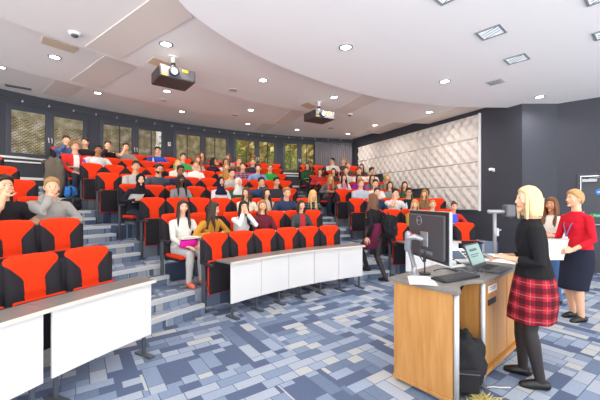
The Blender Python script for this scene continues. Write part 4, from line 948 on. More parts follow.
def hair_mesh(style, seed=0):
    q = random.Random(seed); mb = MB(); long_ = style in ('long', 'bob')
    HL = {'short': [(0, .70), (25, .69), (45, .60), (58, .38), (70, .12), (80, -.14), (88, -.2), (98, -.02), (112, -.40), (180, -.62)],
          'long': [(0, .64), (35, .55), (58, .30), (70, -.1), (80, -.5), (100, -.75), (180, -.9)],
          'tied': [(0, .62), (35, .56), (60, .34), (78, .02), (95, -.1), (118, -.5), (180, -.6)]}
    hl = HL['long' if long_ else 'short' if style == 'short' else 'tied']
    if style == 'fringe': hl = [(0, .30), (45, .28), (62, .05), (74, -.4), (90, -.75), (180, -.9)]
    th = {'short': .015, 'long': .017, 'bob': .014, 'tied': .009, 'bun': .010, 'crop': .017, 'swept': .018}.get(style, .016)
    def fn(x, y, z):
        az = abs(math.degrees(math.atan2(x, y)))
        for (a0, h0), (a1, h1) in zip(hl, hl[1:]):
            if az <= a1: e = h0+(h1-h0)*(az-a0)/(a1-a0); break
        k = smooth((z-e)/.14+.5); d = V((x, y, z)); wv = .35*math.sin(az*.35+3*z+x*9)+.35*noise.noise(V((x*5+seed, y*5, z*5)))
        t = th*(1+.45*max(0, z)+.25*wv)
        if style == 'short': t = .006+.022*smooth((z-.15)/.6)*(1+.5*wv)+.006*smooth((y-.1)/.4)*smooth((z-.5)/.3)
        return headpt(x, y, z)+d*(t*k-.012*(1-k))
    sph(44, 30, fn, mb)
    if long_:
        L = .36 if style == 'long' else .15; rings = []; n = 16; rows = 12
        for i in range(rows+1):
            z = .02-(L+.02)*i/rows; A = R(112 if z > -.12 else 112-22*smooth((-.12-z)/.1)); rx = .093+.012*math.sin(min(1, -z/.2)*PI*.6); ry = .108-.012*smooth((-z-.05)/.15)
            if style == 'bob' and i > rows-3: rx -= .012*(i-rows+3)/3
            out, inn = [], []
            for j in range(n+1):
                a = -A+2*A*j/n; w = 1+.018*math.sin(j*2.3+i*.5)+.012*math.sin(j*5.1)
                out.append(V((rx*w*math.sin(a), -.012-ry*w*math.cos(a), z))); inn.append(V(((rx-.03)*math.sin(a), -.012-(ry-.034)*math.cos(a), z)))
            rings.append(out+inn[::-1])
        mb.loft(rings)
        if style == 'long':
            for sd in (-1, 1):
                for k in range(3):
                    o = (k-1)*.016; mb.tube([V((sd*(.070+.004*k), .035-o, .03)), V((sd*.087, .035-o, -.08)), V((sd*(.088-o*.4), .052-o, -.19)), V((sd*(.083-o), .088-o*.6, -.28)), V((sd*(.08-o), .10-o*.4, -.37+.02*k))], [.012, .018, .020, .017, .006], 8)
        else:
            for sd in (-1, 1): mb.tube([V((sd*.068, .042, .03)), V((sd*.085, .045, -.07)), V((sd*.083, .04, -.17))], [.012, .018, .012], 8)
    if style == 'tied':
        mb.tube([V((0, -.10, .03)), V((0, -.14, .02)), V((0, -.155, -.07)), V((0, -.14, -.18))], [.022, .03, .028, .008], 10)
    if style == 'bun':
        mb.ell((0, -.085, .10), (.04, .04, .036)); mb.tube([V((0, -.07, .08)), V((0, -.085, .1))], .03, 10)
    return mb.mesh('hair')
def hijab_mesh():
    mb = MB()
    def fn(x, y, z):
        d = V((x, y, z)); e = (x/.66)**2+((z+.08)/.80)**2
        k = 1-(smooth((1.12-e)/.25) if y > 0 else 0)
        return headpt(x, y, z)*1.0+d*(.019*k+.004*math.sin(z*9+x*4)*k-.012*(1-k))
    sph(44, 30, fn, mb)
    rings = []
    for z, rx, ry, yo in ((-.055, .074, .088, -.012), (-.10, .082, .088, -.008), (-.15, .085, .085, .005), (-.20, .105, .098, .01), (-.25, .155, .115, .0), (-.29, .185, .13, .0), (-.33, .17, .12, .01)):
        rings.append([V((rx*math.cos(a)*(1+.03*math.sin(5*a+z*30)), yo+ry*math.sin(a)*(1+.03*math.sin(4*a+z*20)), z)) for a in (2*PI*j/30 for j in range(30))])
    mb.loft(rings[::-1])
    return mb.mesh('headscarf')
def beard_mesh():
    mb = MB()
    def fn(x, y, z):
        d = V((x, y, z)); az = abs(math.degrees(math.atan2(x, y))); k = smooth((-.28-z-(.0 if az > 30 else 0))/.1+.5)*smooth((105-az)/15)
        if az < 18 and -.62 < z < -.47: k *= .1
        return headpt(x, y, z)+d*(.0085*k-.012*(1-k))
    sph(40, 40, fn, mb); return mb.mesh('beard')
def glasses_mesh():
    mb = MB()
    for sd in (-1, 1):
        mb.tube([V((sd*.033+.024*math.cos(a), .1, .012+.018*math.sin(a))) for a in (2*PI*j/16 for j in range(17))], .0026, 6)
        mb.tube([V((sd*.056, .098, .018)), V((sd*.078, .05, .016)), V((sd*.08, -.01, .012))], .0026, 6)
    mb.tube([V((-.01, .102, .014)), V((.01, .102, .014))], .0026, 6); return mb.mesh('glasses')
HAIRS = {}
def hair_get(style, seed=0):
    k = (style, seed)
    if k not in HAIRS: HAIRS[k] = hijab_mesh() if style == 'hijab' else hair_mesh(style, seed)
    return HAIRS[k]
EYE = mat('dark_eye', '2a1d18', .2); EYEW = mat('eye_white', 'e6e0da', .3)
def lips(sk): return mat('lips_'+sk, tuple(a*b for a, b in zip(hx(sk), (.85, .55, .55))), .4)
def setmats(o, ms):
    for i, m in enumerate(ms):
        o.material_slots[i].link = 'OBJECT'; o.material_slots[i].material = m
SLOT = mat('plain_slot', '888888')
def dress(root, name, me, ms, M=None):
    if not me.materials:
        for _ in range(max(1, len(ms))): me.materials.append(SLOT)
    o = obj(name, me, root); setmats(o, ms)
    if M is not None: o.matrix_local = M
    return o
def headM(J): return Matrix.Translation(J['head']) @ J['hB'].to_4x4() @ Matrix.Scale(J['hs'], 4)
# seated figures
PROT = {}
def seated(sex, pose, yaw):
    key = (sex, pose, yaw)
    if key in PROT: return PROT[key]
    s = 1.0 if sex == 'm' else .95
    lean = {'rest': 4, 'desk': 20, 'chin': 17, 'bag': 2, 'face': 18, 'hands': 12}[pose]
    hip = (0, .19, .545); twist = yaw*.2
    up = Matrix.Rotation(R(-lean), 3, 'X') @ V((0, 0, 1)); hd = V(hip)+up*.5*s+V((0, .03, .17*s))
    B = basis(yaw, -10 if pose == 'desk' else -4 if pose in ('chin', 'rest') else 0)
    DN = (0, 0, -1)
    lap = [((-.10, .50, .60), (-1, -.4, -.5), (.35, 1, -.1), DN, 20), ((.10, .50, .60), (1, -.4, -.5), (-.35, 1, -.1), DN, 20)]
    desk_ = [((-.13, .46, .755), (-1, -.2, -.6), (.9, .5, 0), DN, 15), ((.12, .48, .755), (1, -.2, -.6), (-.9, .5, 0), DN, 15)]
    if pose in ('rest', 'bag'): arms = lap
    elif pose == 'desk': arms = desk_
    elif pose == 'chin': arms = [desk_[0], (hd+B @ V((.035, .105, -.125)), (.7, .3, -1), (-.5, .0, .8), (-.6, -.8, -.2), 60)]
    elif pose == 'face': arms = [desk_[0], (hd+B @ V((.06, .10, -.09)), (.7, .3, -1), (-.25, -.05, 1), (-.3, -1, 0), 15)]
    elif pose == 'hands': arms = [(hd+B @ V((-.045, .11, -.13)), (-.7, .2, -1), (.35, -.1, .9), (.3, -1, .1), 35), (hd+B @ V((.045, .11, -.13)), (.7, .2, -1), (-.35, -.1, .9), (-.3, -1, .1), 35)]
    legs = [((-.10, .57, .10), (0, 1, 0), (0, 1, .4)), ((.10, .57, .10), (0, 1, 0), (0, 1, .4))]
    J = make_joints(sex, hip, lean, twist, (yaw, -10 if pose == 'desk' else -3, 0), arms, legs, s)
    PROT[key] = dict(J=J, body=body_mesh(J, 'person', .0085, [SLOT]*5), tops={}); return PROT[key]
BOT = {}
def person(p):
    yaw = round(p['yaw']/15)*15
    P = seated(p['sex'], p['pose'], yaw); J = P['J']
    b = obj('person', P['body'], None, p['loc'], p['rz']); sk = skinmat(p['skin'])
    setmats(b, [sk, EYE, lips(p['skin']), hairmat(p['hcol']) if p['hair'] != 'hijab' else hairmat('2a1c16'), EYEW])
    tag(b, p['label'], 'person', 'students seated in the lecture hall')
    if p['hair'] == 'hijab': dress(b, 'headscarf', hair_get('hijab'), [cloth(p['hcol'], 'scarf')], headM(J))
    else: dress(b, 'hair', hair_get(p['hair'], len(p['label']) % 3), [hairmat(p['hcol'])], headM(J))
    hood = p['top'] == 'hood'; sl = 'long' if hood else p['top']; tk = (sl, hood)
    if tk not in P['tops']: P['tops'][tk] = top_mesh(J, 'top', sl, .0105, hood=hood, inf=.02 if hood else .014)
    sh = p.get('shirt'); m = cloth(p['tcol']); m2 = m
    if sh == 'foot': m2 = cloth('e9e4e2')
    elif sh == 'redfront': m2 = cloth('b5323a')
    elif sh == 'pinkfront': m2 = cloth('d77f98')
    elif sh in ('tbrown', 'tred', 'tdark'):
        c = {'tbrown': ('86614b', '4d342a', 'c9a68a'), 'tred': ('9a5064', '34406f', 'd9c6cc'), 'tdark': ('3f4d5a', '20262e', 'a9b4b8')}[sh]
        m = m2 = MATS.get('check_'+sh) or tartan('check_'+sh, *c, 16)
    dress(b, 'hoodie' if hood else 'shirt' if sl == 'short' else 'jumper', P['tops'][tk], [m, m2])
    sx = p['sex']
    if sx not in BOT: BOT[sx] = (bottoms_mesh(J, 'trousers', .011), shoe_mesh(J, 0, 'shoe', .009), shoe_mesh(J, 1, 'shoe', .009))
    tr, s0, s1 = BOT[sx]
    dress(b, 'trousers', tr, [cloth(p.get('legs', '2f3542'))])
    sc = cloth('e0705c') if p['pose'] == 'bag' else cloth('3a3634')
    dress(b, 'shoe', s0, [sc]); dress(b, 'shoe', s1, [sc])
    if p.get('beard'): dress(b, 'beard', BEARD, [hairmat(p['hcol'])], headM(J))
    if p.get('glasses'): dress(b, 'glasses', GLASSES, [M_PLAST], headM(J))
    p['J'] = J; p['obj'] = b
    return b
BEARD, GLASSES = beard_mesh(), glasses_mesh()
for p in SEATED: person(p)
def at(p, x, y, z): return Matrix.Translation(p['loc']) @ Matrix.Rotation(p['rz'], 4, 'Z') @ V((x, y, z))
def find(s): return next(p for p in SEATED if s in p['short'])
# small things on the tablets and laps
def sheet(lab, loc, rz, w=.21, h=.297, tilt=0, name='paper_sheet', group=None):
    b = MB(); n = 6
    rings = []
    vs = [V(((i/n-.5)*w, (j/n-.5)*h, .004*math.sin(i*1.1+j*.5))) for i in range(n+1) for j in range(n+1)]
    vs = vs+[v+V((0, 0, .0015)) for v in vs]; k = (n+1)**2; fs = []
    for i in range(n):
        for j in range(n):
            a = i*(n+1)+j; fs.append((a, a+1, a+n+2, a+n+1)); fs.append((k+a, k+a+n+1, k+a+n+2, k+a+1))
    bd = [i*(n+1) for i in range(n+1)]+[n*(n+1)+j for j in range(1, n+1)]+[i*(n+1)+n for i in range(n-1, -1, -1)]+[j for j in range(n-1, 0, -1)]
    for i in range(len(bd)):
        q = bd[(i+1) % len(bd)]; fs.append((bd[i], k+bd[i], k+q, q))
    b.add(vs, fs, 0, True); o = part(name, b, M_PAPER); o.location = loc; o.rotation_euler = (R(tilt), 0, rz); return tag(o, lab, 'paper', group)
p = find('woman in the black headscarf'); sheet('white sheet held by the woman in black headscarf', at(p, .12, .50, .81), p['rz'], .24, .16, 40)
p = find('woman with the pink bag'); sheet('white notepad on the tablet of the woman with the pink bag', at(p, .03, .41, .730), p['rz'], .28, .2)
t = thing('handbag', 'bright pink bag on the lap of the woman by the stairs', 'bag', at(p, .04, .47, .585), p['rz'])
b = MB(); b.loft([[V((rx*math.cos(a)*(1+.05*math.sin(4*a)), ry*math.sin(a), z)) for a in (2*PI*j/24 for j in range(24))] for z, rx, ry in ((0, .13, .05), (.02, .155, .065), (.09, .15, .06), (.115, .12, .035))]); part('bag_body', b, cloth('d6249b', 'bag'), t)
b = MB(); b.tube([V((-.09, 0, .10)), V((-.06, .0, .135)), V((.06, 0, .135)), V((.09, 0, .10))], .009, 8); part('bag_handle', b, cloth('b81c84', 'bag'), t)
def bottle(lab, loc, col, cap, s=1.):
    t = thing('water_bottle', lab, 'bottle', loc, 0, 'drinks bottles on the writing tablets')
    b = MB(); b.loft([[V((r*s*math.cos(2*PI*j/18), r*s*math.sin(2*PI*j/18), z*s)) for j in range(18)] for z, r in ((0, .03), (.006, .034), (.13, .034), (.16, .028), (.19, .014), (.2, .014))]); part('bottle_body', b, mat('bottle_'+col, col, .15), t)
    b = MB(); b.cyl((0, 0), .017*s, .2*s, .225*s, 16); part('cap', b, mat('cap_'+cap, cap, .4), t)
def ensure_tab(p):
    s = min((o for o in bpy.data.objects if o.name.startswith('lecture_seat')), key=lambda o: (o.location-p['loc']).length)
    if not any(c.name.startswith('writing_tablet') for c in s.children):
        tb = obj('writing_tablet', TAB_ME, s); tb['label'] = 'cream writing tablet'; obj('tablet_arm', TABARM_ME, tb)
for sh, lab, c, cp, dx in (('boy in the red football shirt', 'purple drinks bottle beside the boy in the red football shirt', '7a4fc4', 'e6e2f2', -.13), ('man in the bright blue T-shirt', 'clear water bottle beside the man in the bright blue T-shirt', 'd5dee4', 'e9e9ea', .14), ('blonde in front of the mint green T-shirt', 'clear water bottle left of the tied blonde hair', 'd3dbe2', 'dfe3ea', -.15), ('man in glasses and dark navy', 'clear water bottle right of the man in dark navy', 'ccd6de', 'e4e6ea', .15)):
    p = find(sh); ensure_tab(p); bottle(lab, at(p, dx, .44, .7235), c, cp)
p = find('woman with a bun in red'); ensure_tab(p)
t = thing('folder', 'bright blue folder held upright by the woman in red with a bun', 'folder', at(p, .09, .46, .724), p['rz'])
b = MB(); b.box((0, 0, .12), (.26, .02, .24)); part('cover', b, mat('blue_folder', '2257e0', .5), t, .006); b = MB(); b.box((0, -.002, .122), (.245, .012, .24)); part('pages', b, M_PAPER, t)
# coats and bags heaped on the stairs at left
def lump(name, lab, loc, rz, dims, m, cat, seed, straps=True, tilt=0):
    t = thing(name, lab, cat, loc, rz); q = random.Random(seed); b = MB()
    def fn(x, y, z):
        k = 1/max(abs(x)**3+abs(y)**3+abs(z)**3, 1e-3)**(1/3); d = V((x, y, z))*k
        w = 1+.16*noise.noise(V((x*2.5+seed, y*2.5, z*2.5)))+.10*noise.noise(V((x*5, y*5+seed, z*3)))+.04*noise.noise(V((x*11, y*11+seed, z*7)))
        return V((d.x*dims[0]/2*w, d.y*dims[1]/2*w, dims[2]/2+d.z*dims[2]/2*(w if z > 0 else 1)))
    sph(56, 40, fn, b); bo = part('bag_body' if cat != 'coat' else 'coat_body', b, m, t)
    return t, bo
def rucksack(lab, loc, rz, dims, col, seed, name='rucksack'):
    m = cloth(col, 'canvas'); t, bo = lump(name, lab, loc, rz, dims, m, 'bag', seed); w, d, h = dims
    b = MB(); b.box((0, d*.5, h*.3), (w*.62, d*.22, h*.4)); part('front_pocket', b, m, t, .02, 3)
    b = MB(); b.tube([V((-.04, -d*.2, h*.97)), V((-.03, -d*.2, h*1.1)), V((.03, -d*.2, h*1.1)), V((.04, -d*.2, h*.97))], .009, 8); part('grab_handle', b, M_PLAST, t)
    for sd in (-1, 1):
        b = MB(); b.tube([V((sd*w*.25, -d*.42, h*.92)), V((sd*w*.3, -d*.68, h*.6)), V((sd*w*.33, -d*.62, h*.25)), V((sd*w*.36, -d*.4, h*.08))], .018, 8, flat=.4); part('strap', b, M_PLAST, t)
    b = MB(); b.tube([V((-w*.3, d*.615, h*.44)), V((w*.3, d*.615, h*.44))], .004, 6); part('zip', b, M_METAL, t)
    return t
P7 = DZ*6; P8 = DZ*7
aL = a_left_aisle(8)
t, bo = lump('coat', 'grey brown coat heaped over a bag beside the left stairs', pol(11.40, 143.2, P7), R(40), (.36, .32, .88), cloth('6d6459', 'coat'), 'coat', 3)
b = MB(); b.tube([V((-.2, .1, .8)), V((0, .22, .86)), V((.2, .1, .8))], [.05, .07, .05], 10); part('collar', b, cloth('5a5249', 'coat'), t)
b = MB(); b.tube([V((.22, .1, .7)), V((.3, .2, .4)), V((.27, .22, .1))], [.07, .065, .05], 10); part('sleeve', b, cloth('6d6459', 'coat'), t)
rucksack('dark navy rucksack on the left stairs beside the heaped coat', pol(11.42, 142.35, P7), R(30), (.36, .22, .62), '2a3047', 5)
rucksack('bright blue bag on the left stairs below the navy rucksack', pol(11.16, 142.0, P7), R(65), (.24, .2, .27), '3a86d8', 8)
rucksack('black bag lying lower on the left stairs', pol(10.45, 143.2, DZ*5), R(10), (.36, .26, .26), '26252a', 11)
# ------------------------------------------------------------------ lectern
LF = V((1.15, 2.36, 0)); LRZ = math.atan2(.65, .76); LM = Matrix.Translation(LF) @ Matrix.Rotation(LRZ, 4, 'Z')
def lp(x, y, z=0): return LM @ V((x, y, z))
lec = thing('lectern', 'beech teaching lectern with grey top and silver corner posts', 'lectern', LF, LRZ)
TZ = .88
top = spline([(-.02, -.02), (.05, -.015), (.16, .045), (.28, .075), (.40, .05), (.50, -.015)], 5)+[V((.56, -.025)), V((1.86, -.025)), V((1.86, .57)), V((-.02, .57))]
b = MB(); b.prism(top, TZ-.03, TZ); part('worktop', b, M_LAM, lec, .004)
b = MB(); b.box((.015, .275, .455), (.03, .50, .79)); part('side_panel', b, M_WOOD, lec, .003)
b = MB(); b.box((.012, .275, .045), (.04, .51, .03)); part('base_rail', b, M_WOOD, lec, .004)
def post(x, y):
    b = MB(); b.tube([(x, y, .035), (x, y, TZ-.031)], .019, 16, round_=False); part('corner_post', b, mat('satin_aluminium', 'c3c5c6', .45, metal=.25), lec)
post(.018, .004); post(.525, .004)
b = MB(); b.box((.27, .52, .44), (.48, .02, .76)); part('back_panel', b, M_WOOD, lec, .002)
b = MB(); b.box((1.17, .285, .46), (1.28, .49, .78)); cab = part('cabinet', b, M_WOOD, lec, .003)
b = MB(); b.box((1.17, .275, .05), (1.32, .54, .035)); part('base_rail', b, M_WOOD, lec, .004)
for k in range(2):
    b = MB(); b.box((.86+.645*k, .032, .47), (.63, .018, .74)); d = part('door', b, M_WOOD, lec, .003)
    if k == 0:
        b = MB(); b.box((.80, .021, .755), (.20, .006, .062)); part('label_plate', b, M_WHITE, d, .001)
        b = MB(); b.box((.80, .0175, .767), (.15, .002, .006)); b.box((.79, .0175, .75), (.13, .002, .005)); part('label_print', b, M_METAL, d)
        b = MB(); b.box((.78, .021, .64), (.19, .01, .05)); part('recessed_handle', b, M_PLAST, d, .002)
        b = MB(); b.tube([(.60, .024, .80), (.60, .014, .80)], .011, 12, round_=False); part('lock', b, M_SILVER, d)
for k in range(3):
    b = MB(); b.box((0, 0, 0), (.006, .016, .10)); o = part('cable_slot', b, M_PLAST, cab); o.location = (.529, .17+.075*k, .79); o.rotation_euler = (R(25), 0, 0)
for x, y in ((.05, .06), (.05, .48), (.60, .08), (1.72, .08), (1.72, .48)):
    b = MB(); b.loft([[V((x+.028*math.sin(a), yy, .028+.028*math.cos(a))) for a in (2*PI*j/16 for j in range(16))] for yy in (y-.01, y+.01)], 0, False); b.box((x, y, .045), (.02, .03, .03)); part('castor', b, M_PLAST, lec)
# monitor on its arm
MC = V((1.065, 2.655, 1.258)); mrz = math.atan2(-.987, .161)
m = thing('computer_monitor', 'large black flat monitor seen from behind on the lectern', 'monitor', MC, mrz)
b = MB(); b.box((0, 0, 0), (.585, .026, .40)); part('housing', b, M_PLAST, m, .006)
b = MB(); b.box((0, -.022, 0), (.53, .026, .345)); part('rear_cover', b, mat('dark_monitor_back', '403f43', .5), m, .012, 3)
b = MB()
for sx in (-1, 1): b.box((sx*.2935, .002, 0), (.010, .024, .404))
b.box((0, .002, .2005), (.575, .028, .005))
part('bezel', b, mat('silver_bezel', 'a2a4a8', .4, metal=.3), m, .003)
b = MB(); b.box((0, .0215, 0), (.54, .002, .36)); part('screen', b, mat('lit_screen', '9fc4dd', .3, emit=.5), m)
b = MB(); b.box((0, -.0385, -.03), (.11, .008, .12)); part('mount_plate', b, M_SILVER, m, .004)
b = MB(); b.box((.02, -.0375, -.135), (.2, .006, .025)); part('ports', b, mat('port_grey', '6c6b70', .5), m)
b = MB(); b.tube([V((-.08+.037*math.cos(a), -.0375, .118+.037*math.sin(a))) for a in (2*PI*j/24 for j in range(25))], .0028, 6); lg = part('logo', b, M_SILVER, m)
textmesh('lettering', 'DELL', .024, M_SILVER, lg, (-.08, -.0375, .118))
arm = thing('monitor_arm', 'jointed silver monitor arm clamped to the left edge of the lectern', 'monitor arm', lp(.20, .45, TZ))
def aw(p): return V(p)-arm.location
AB = lp(.20, .45, TZ); mt = MC+V((-.987, -.161, 0))*.055+V((0, 0, -.03)); E1 = V((.925, 2.74, 1.165)); E2 = V((.915, 2.70, 1.235))
b = MB(); b.cyl((0, 0), .045, .001, .018); b.tube([(0, 0, .01), (0, 0, .09)], .022, 14); part('clamp_base', b, M_SILVER, arm)
b = MB(); b.tube([V((0, 0, .08)), aw(AB.lerp(E1, .35))+V((0, 0, .06)), aw(E1)], [.019, .018, .021], 12, flat=1.3); part('lower_arm', b, M_SILVER, arm)
b = MB(); b.tube([aw(E1)-V((0, 0, .03)), aw(E2)+V((0, 0, .025))], .03, 14); part('elbow_joint', b, M_SILVER, arm)
b = MB(); b.tube([aw(E2), aw(E2.lerp(mt, .5))+V((0, 0, .012)), aw(mt)], [.026, .024, .02], 12); part('upper_arm', b, M_SILVER, arm)
b = MB(); b.box(aw(E2.lerp(mt, .3))+V((0, 0, .028)), (.05, .03, .012)); part('red_tab', b, mat('red_tab', 'd84a32', .5), arm, .003)
b = MB(); b.tube([aw(mt+V((-.01, -.02, -.02))), aw(mt+V((-.05, -.06, -.12))), aw(mt+V((-.03, -.1, -.17))), aw(mt+V((.0, -.05, -.10)))], .007, 8); part('cable', b, M_PLAST, arm)
# keyboard
kb = thing('keyboard', 'black computer keyboard on the lectern in front of the monitor', 'keyboard', V((1.33, 2.735, TZ+.001)), R(27))
b = MB(); b.box((0, 0, .009), (.44, .15, .018)); part('keyboard_body', b, M_PLAST, kb, .005)
b = MB()
for i in range(20):
    for j in range(5): b.box((-.2+.0205*i+.005, -.052+.026*j, .0205), (.0165, .021, .006))
part('keys', b, mat('key_grey', '3b3b40', .5), kb)
sheet('white paper lying at the left end of the lectern top', lp(.075, .31, TZ+.002), LRZ+R(35), .297, .21)
sheet('stack of white papers on the lectern beside the document camera', lp(1.58, .17, TZ+.002), LRZ+R(10), .34, .24)
sheet('white paper sheet between the laptop and the document camera', lp(1.40, .40, TZ+.003), LRZ+R(-12), .30, .21)
# laptop
lt = thing('laptop', 'open laptop with a pale screen on the lectern beside the woman in tartan', 'laptop', lp(1.0, .20, TZ+.001), LRZ+R(0))
b = MB(); b.box((0, -.115, .009), (.34, .235, .018)); part('laptop_base', b, mat('dark_laptop', '4d4d52', .4), lt, .005)
b = MB()
for i in range(15):
    for j in range(5): b.box((-.147+.021*i, -.025-.022*j, .0195), (.017, .018, .003))
part('keys', b, M_PLAST, lt); b = MB(); b.box((0, -.185, .0185), (.1, .06, .002)); part('trackpad', b, M_METAL, lt)
L2 = Matrix.Translation((0, .005, .016)) @ Matrix.Rotation(R(-22), 4, 'X')
b = MB(); b.box((0, 0, .115), (.34, .012, .23), 0, L2); lid = part('lid', b, MATS['dark_laptop'], lt, .004)
b = MB(); b.box((0, -.007, .12), (.31, .002, .19), 0, L2); part('screen', b, mat('laptop_screen', '93b0ad', .3, emit=.35), lid)
b = MB(); b.box((-.02, -.0085, .165), (.17, .001, .022), 0, L2); b.box((-.02, -.0085, .12), (.2, .001, .008), 0, L2); b.box((-.04, -.0085, .10), (.16, .001, .008), 0, L2); part('screen_lines', b, mat('screen_ink', '56726f', .5), lid)
# touch panel and phone
tp = thing('touch_panel', 'white sloping control panel with a small screen behind the laptop', 'control panel', lp(1.08, .44, TZ+.001), LRZ+R(-28))
b = MB(); b.add([(-.13, -.1, 0), (.13, -.1, 0), (.13, .1, 0), (-.13, .1, 0), (-.13, -.1, .03), (.13, -.1, .03), (.13, .1, .14), (-.13, .1, .14)], [(3, 2, 1, 0), (4, 5, 6, 7), (0, 1, 5, 4), (1, 2, 6, 5), (2, 3, 7, 6), (3, 0, 4, 7)]); part('housing', b, M_WHITE, tp, .006)
T2 = Matrix.Translation((0, 0, .089)) @ Matrix.Rotation(math.atan2(.11, .2), 4, 'X')
b = MB(); b.box((-.03, 0, 0), (.15, .13, .006), 0, T2); part('screen', b, mat('panel_screen', '51606f', .25, emit=.08), tp)
for k in range(6):
    b = MB(); b.box((.075+.03*(k % 2), -.05+.045*(k//2), .002), (.02, .025, .008), 0, T2); part('button', b, M_METAL, tp)
dp = thing('desk_telephone', 'white desk telephone beside the control panel on the lectern', 'telephone', lp(.86, .42, TZ+.001), LRZ+R(-20))
b = MB(); b.add([(-.09, -.1, 0), (.09, -.1, 0), (.09, .1, 0), (-.09, .1, 0), (-.09, -.1, .02), (.09, -.1, .02), (.09, .1, .07), (-.09, .1, .07)], [(3, 2, 1, 0), (4, 5, 6, 7), (0, 1, 5, 4), (1, 2, 6, 5), (2, 3, 7, 6), (3, 0, 4, 7)]); part('phone_body', b, M_WHITE, dp, .006)
b = MB(); b.tube([(-.06, -.09, .055), (-.06, -.03, .062), (-.06, .05, .083), (-.06, .09, .085)], [.024, .014, .014, .024], 10); part('handset', b, mat('pale_grey_plastic', 'cfd0d2', .45), dp)
for i in range(3):
    for j in range(4):
        b = MB(); b.box((.0+.027*i, -.06+.028*j, .035+.007*j), (.018, .016, .012)); part('key', b, M_PLAST, dp)
# document camera
dc = thing('document_camera', 'document camera on a tall silver pole at the right end of the lectern', 'document camera', lp(1.70, .30, TZ+.001), LRZ+R(-48))
b = MB(); b.box((0, 0, .018), (.24, .2, .036)); part('base', b, mat('grey_visualiser', '9a9da0', .45), dc, .01)
b = MB(); b.tube([(0, 0, .03), (0, 0, .55)], .019, 16, round_=False); part('pole', b, M_SILVER, dc)
b = MB(); b.box((.022, 0, .30), (.03, .045, .09)); b.tube([(.03, 0, .31), (.065, 0, .325)], .008, 8); part('height_clamp', b, M_SILVER, dc, .004)
b = MB(); b.tube([(-.06, 0, .535), (.14, 0, .535)], .023, 14); part('arm', b, M_SILVER, dc)
b = MB(); b.box((.15, 0, .545), (.10, .12, .14)); part('camera_head', b, mat('dark_grey_head', '5d5f64', .45), dc, .02, 3)
b = MB(); b.cyl((.15, 0), .035, .462, .477); part('lens', b, M_PLAST, dc)
# cables
for i, (lab, pts) in enumerate((('black cable looping across the lectern behind the keyboard', [(.5, .42), (.60, .34), (.66, .22), (.74, .2), (.72, .3), (.62, .36)]), ('thin grey cable coiled between keyboard and laptop', [(.62, .28), (.72, .14), (.80, .13), (.78, .25), (.66, .30), (.60, .20), (.70, .07), (.80, .06)]))):
    b = MB(); base = lp(.65, .25, TZ); P = spline([tuple(lp(x, y, 0).xy) for x, y in pts], 6)
    b.tube([V((p.x-base.x, p.y-base.y, .0065+.018*abs(math.sin(k*.35+i)))) for k, p in enumerate(P)], .005, 8)
    o = part('cable', b, M_PLAST if i == 0 else M_METAL); o.location = base; tag(o, lab, 'cable')
mc = thing('desk_microphone', 'small black stand microphone on the lectern below the monitor', 'microphone', lp(.33, .42, TZ+.001))
b = MB(); b.cyl((0, 0), .05, 0, .012); part('base', b, M_PLAST, mc); b = MB(); b.tube([(0, 0, .01), (0, 0, .12)], .007, 8); part('stem', b, M_PLAST, mc); b = MB(); b.tube([(0, 0, .12), (0, 0, .155)], .013, 10); part('capsule', b, M_PLAST, mc)
# bag under the lectern
rk_ = rucksack('black rucksack standing on the floor inside the lectern kneehole', lp(.30, .12, 0), LRZ+R(130), (.38, .28, .46), '29292c', 21)
b = MB(); q = random.Random(4)
for k in range(420):
    a = q.random()*2*PI; r = .17*q.random()**.5; p = V((r*math.cos(a), r*.6*math.sin(a), 0)); d = V((q.gauss(0, .4), q.gauss(0, .4), 1)).normalized()*(.03+.05*q.random())
    b.tube([p+V((0, 0, .004)), p+d*.6, p+d+V((d.x, d.y, -.2*d.z))], [.005, .004, .002], 4, round_=False)
o = part('woolly_scarf', b, mat('pale_yellow_wool', 'cdbb70', .95)); o.location = lp(.14, -.14, 0); o.rotation_euler = (0, 0, LRZ); tag(o, 'pale yellow fluffy scarf on the floor in front of the black rucksack', 'scarf')
kl = thing('keys_on_strap', 'bunch of keys on a pale strap beside the black rucksack', 'keys', lp(.47, -.05, 0), LRZ)
b = MB(); b.tube([(0, 0, .012), (.03, -.03, .02), (.08, -.07, .011), (.14, -.12, .011)], .008, 6, flat=.4); part('strap', b, mat('pale_strap', 'dcd9cf', .8), kl)
for k in range(3):
    b = MB(); b.box((-.02+.02*k, .02, .008+.004*k), (.012, .055, .003)); b.cyl((-.02+.02*k, .05), .012, .0065+.004*k, .0095+.004*k, 12); part('key', b, M_SILVER, kl)

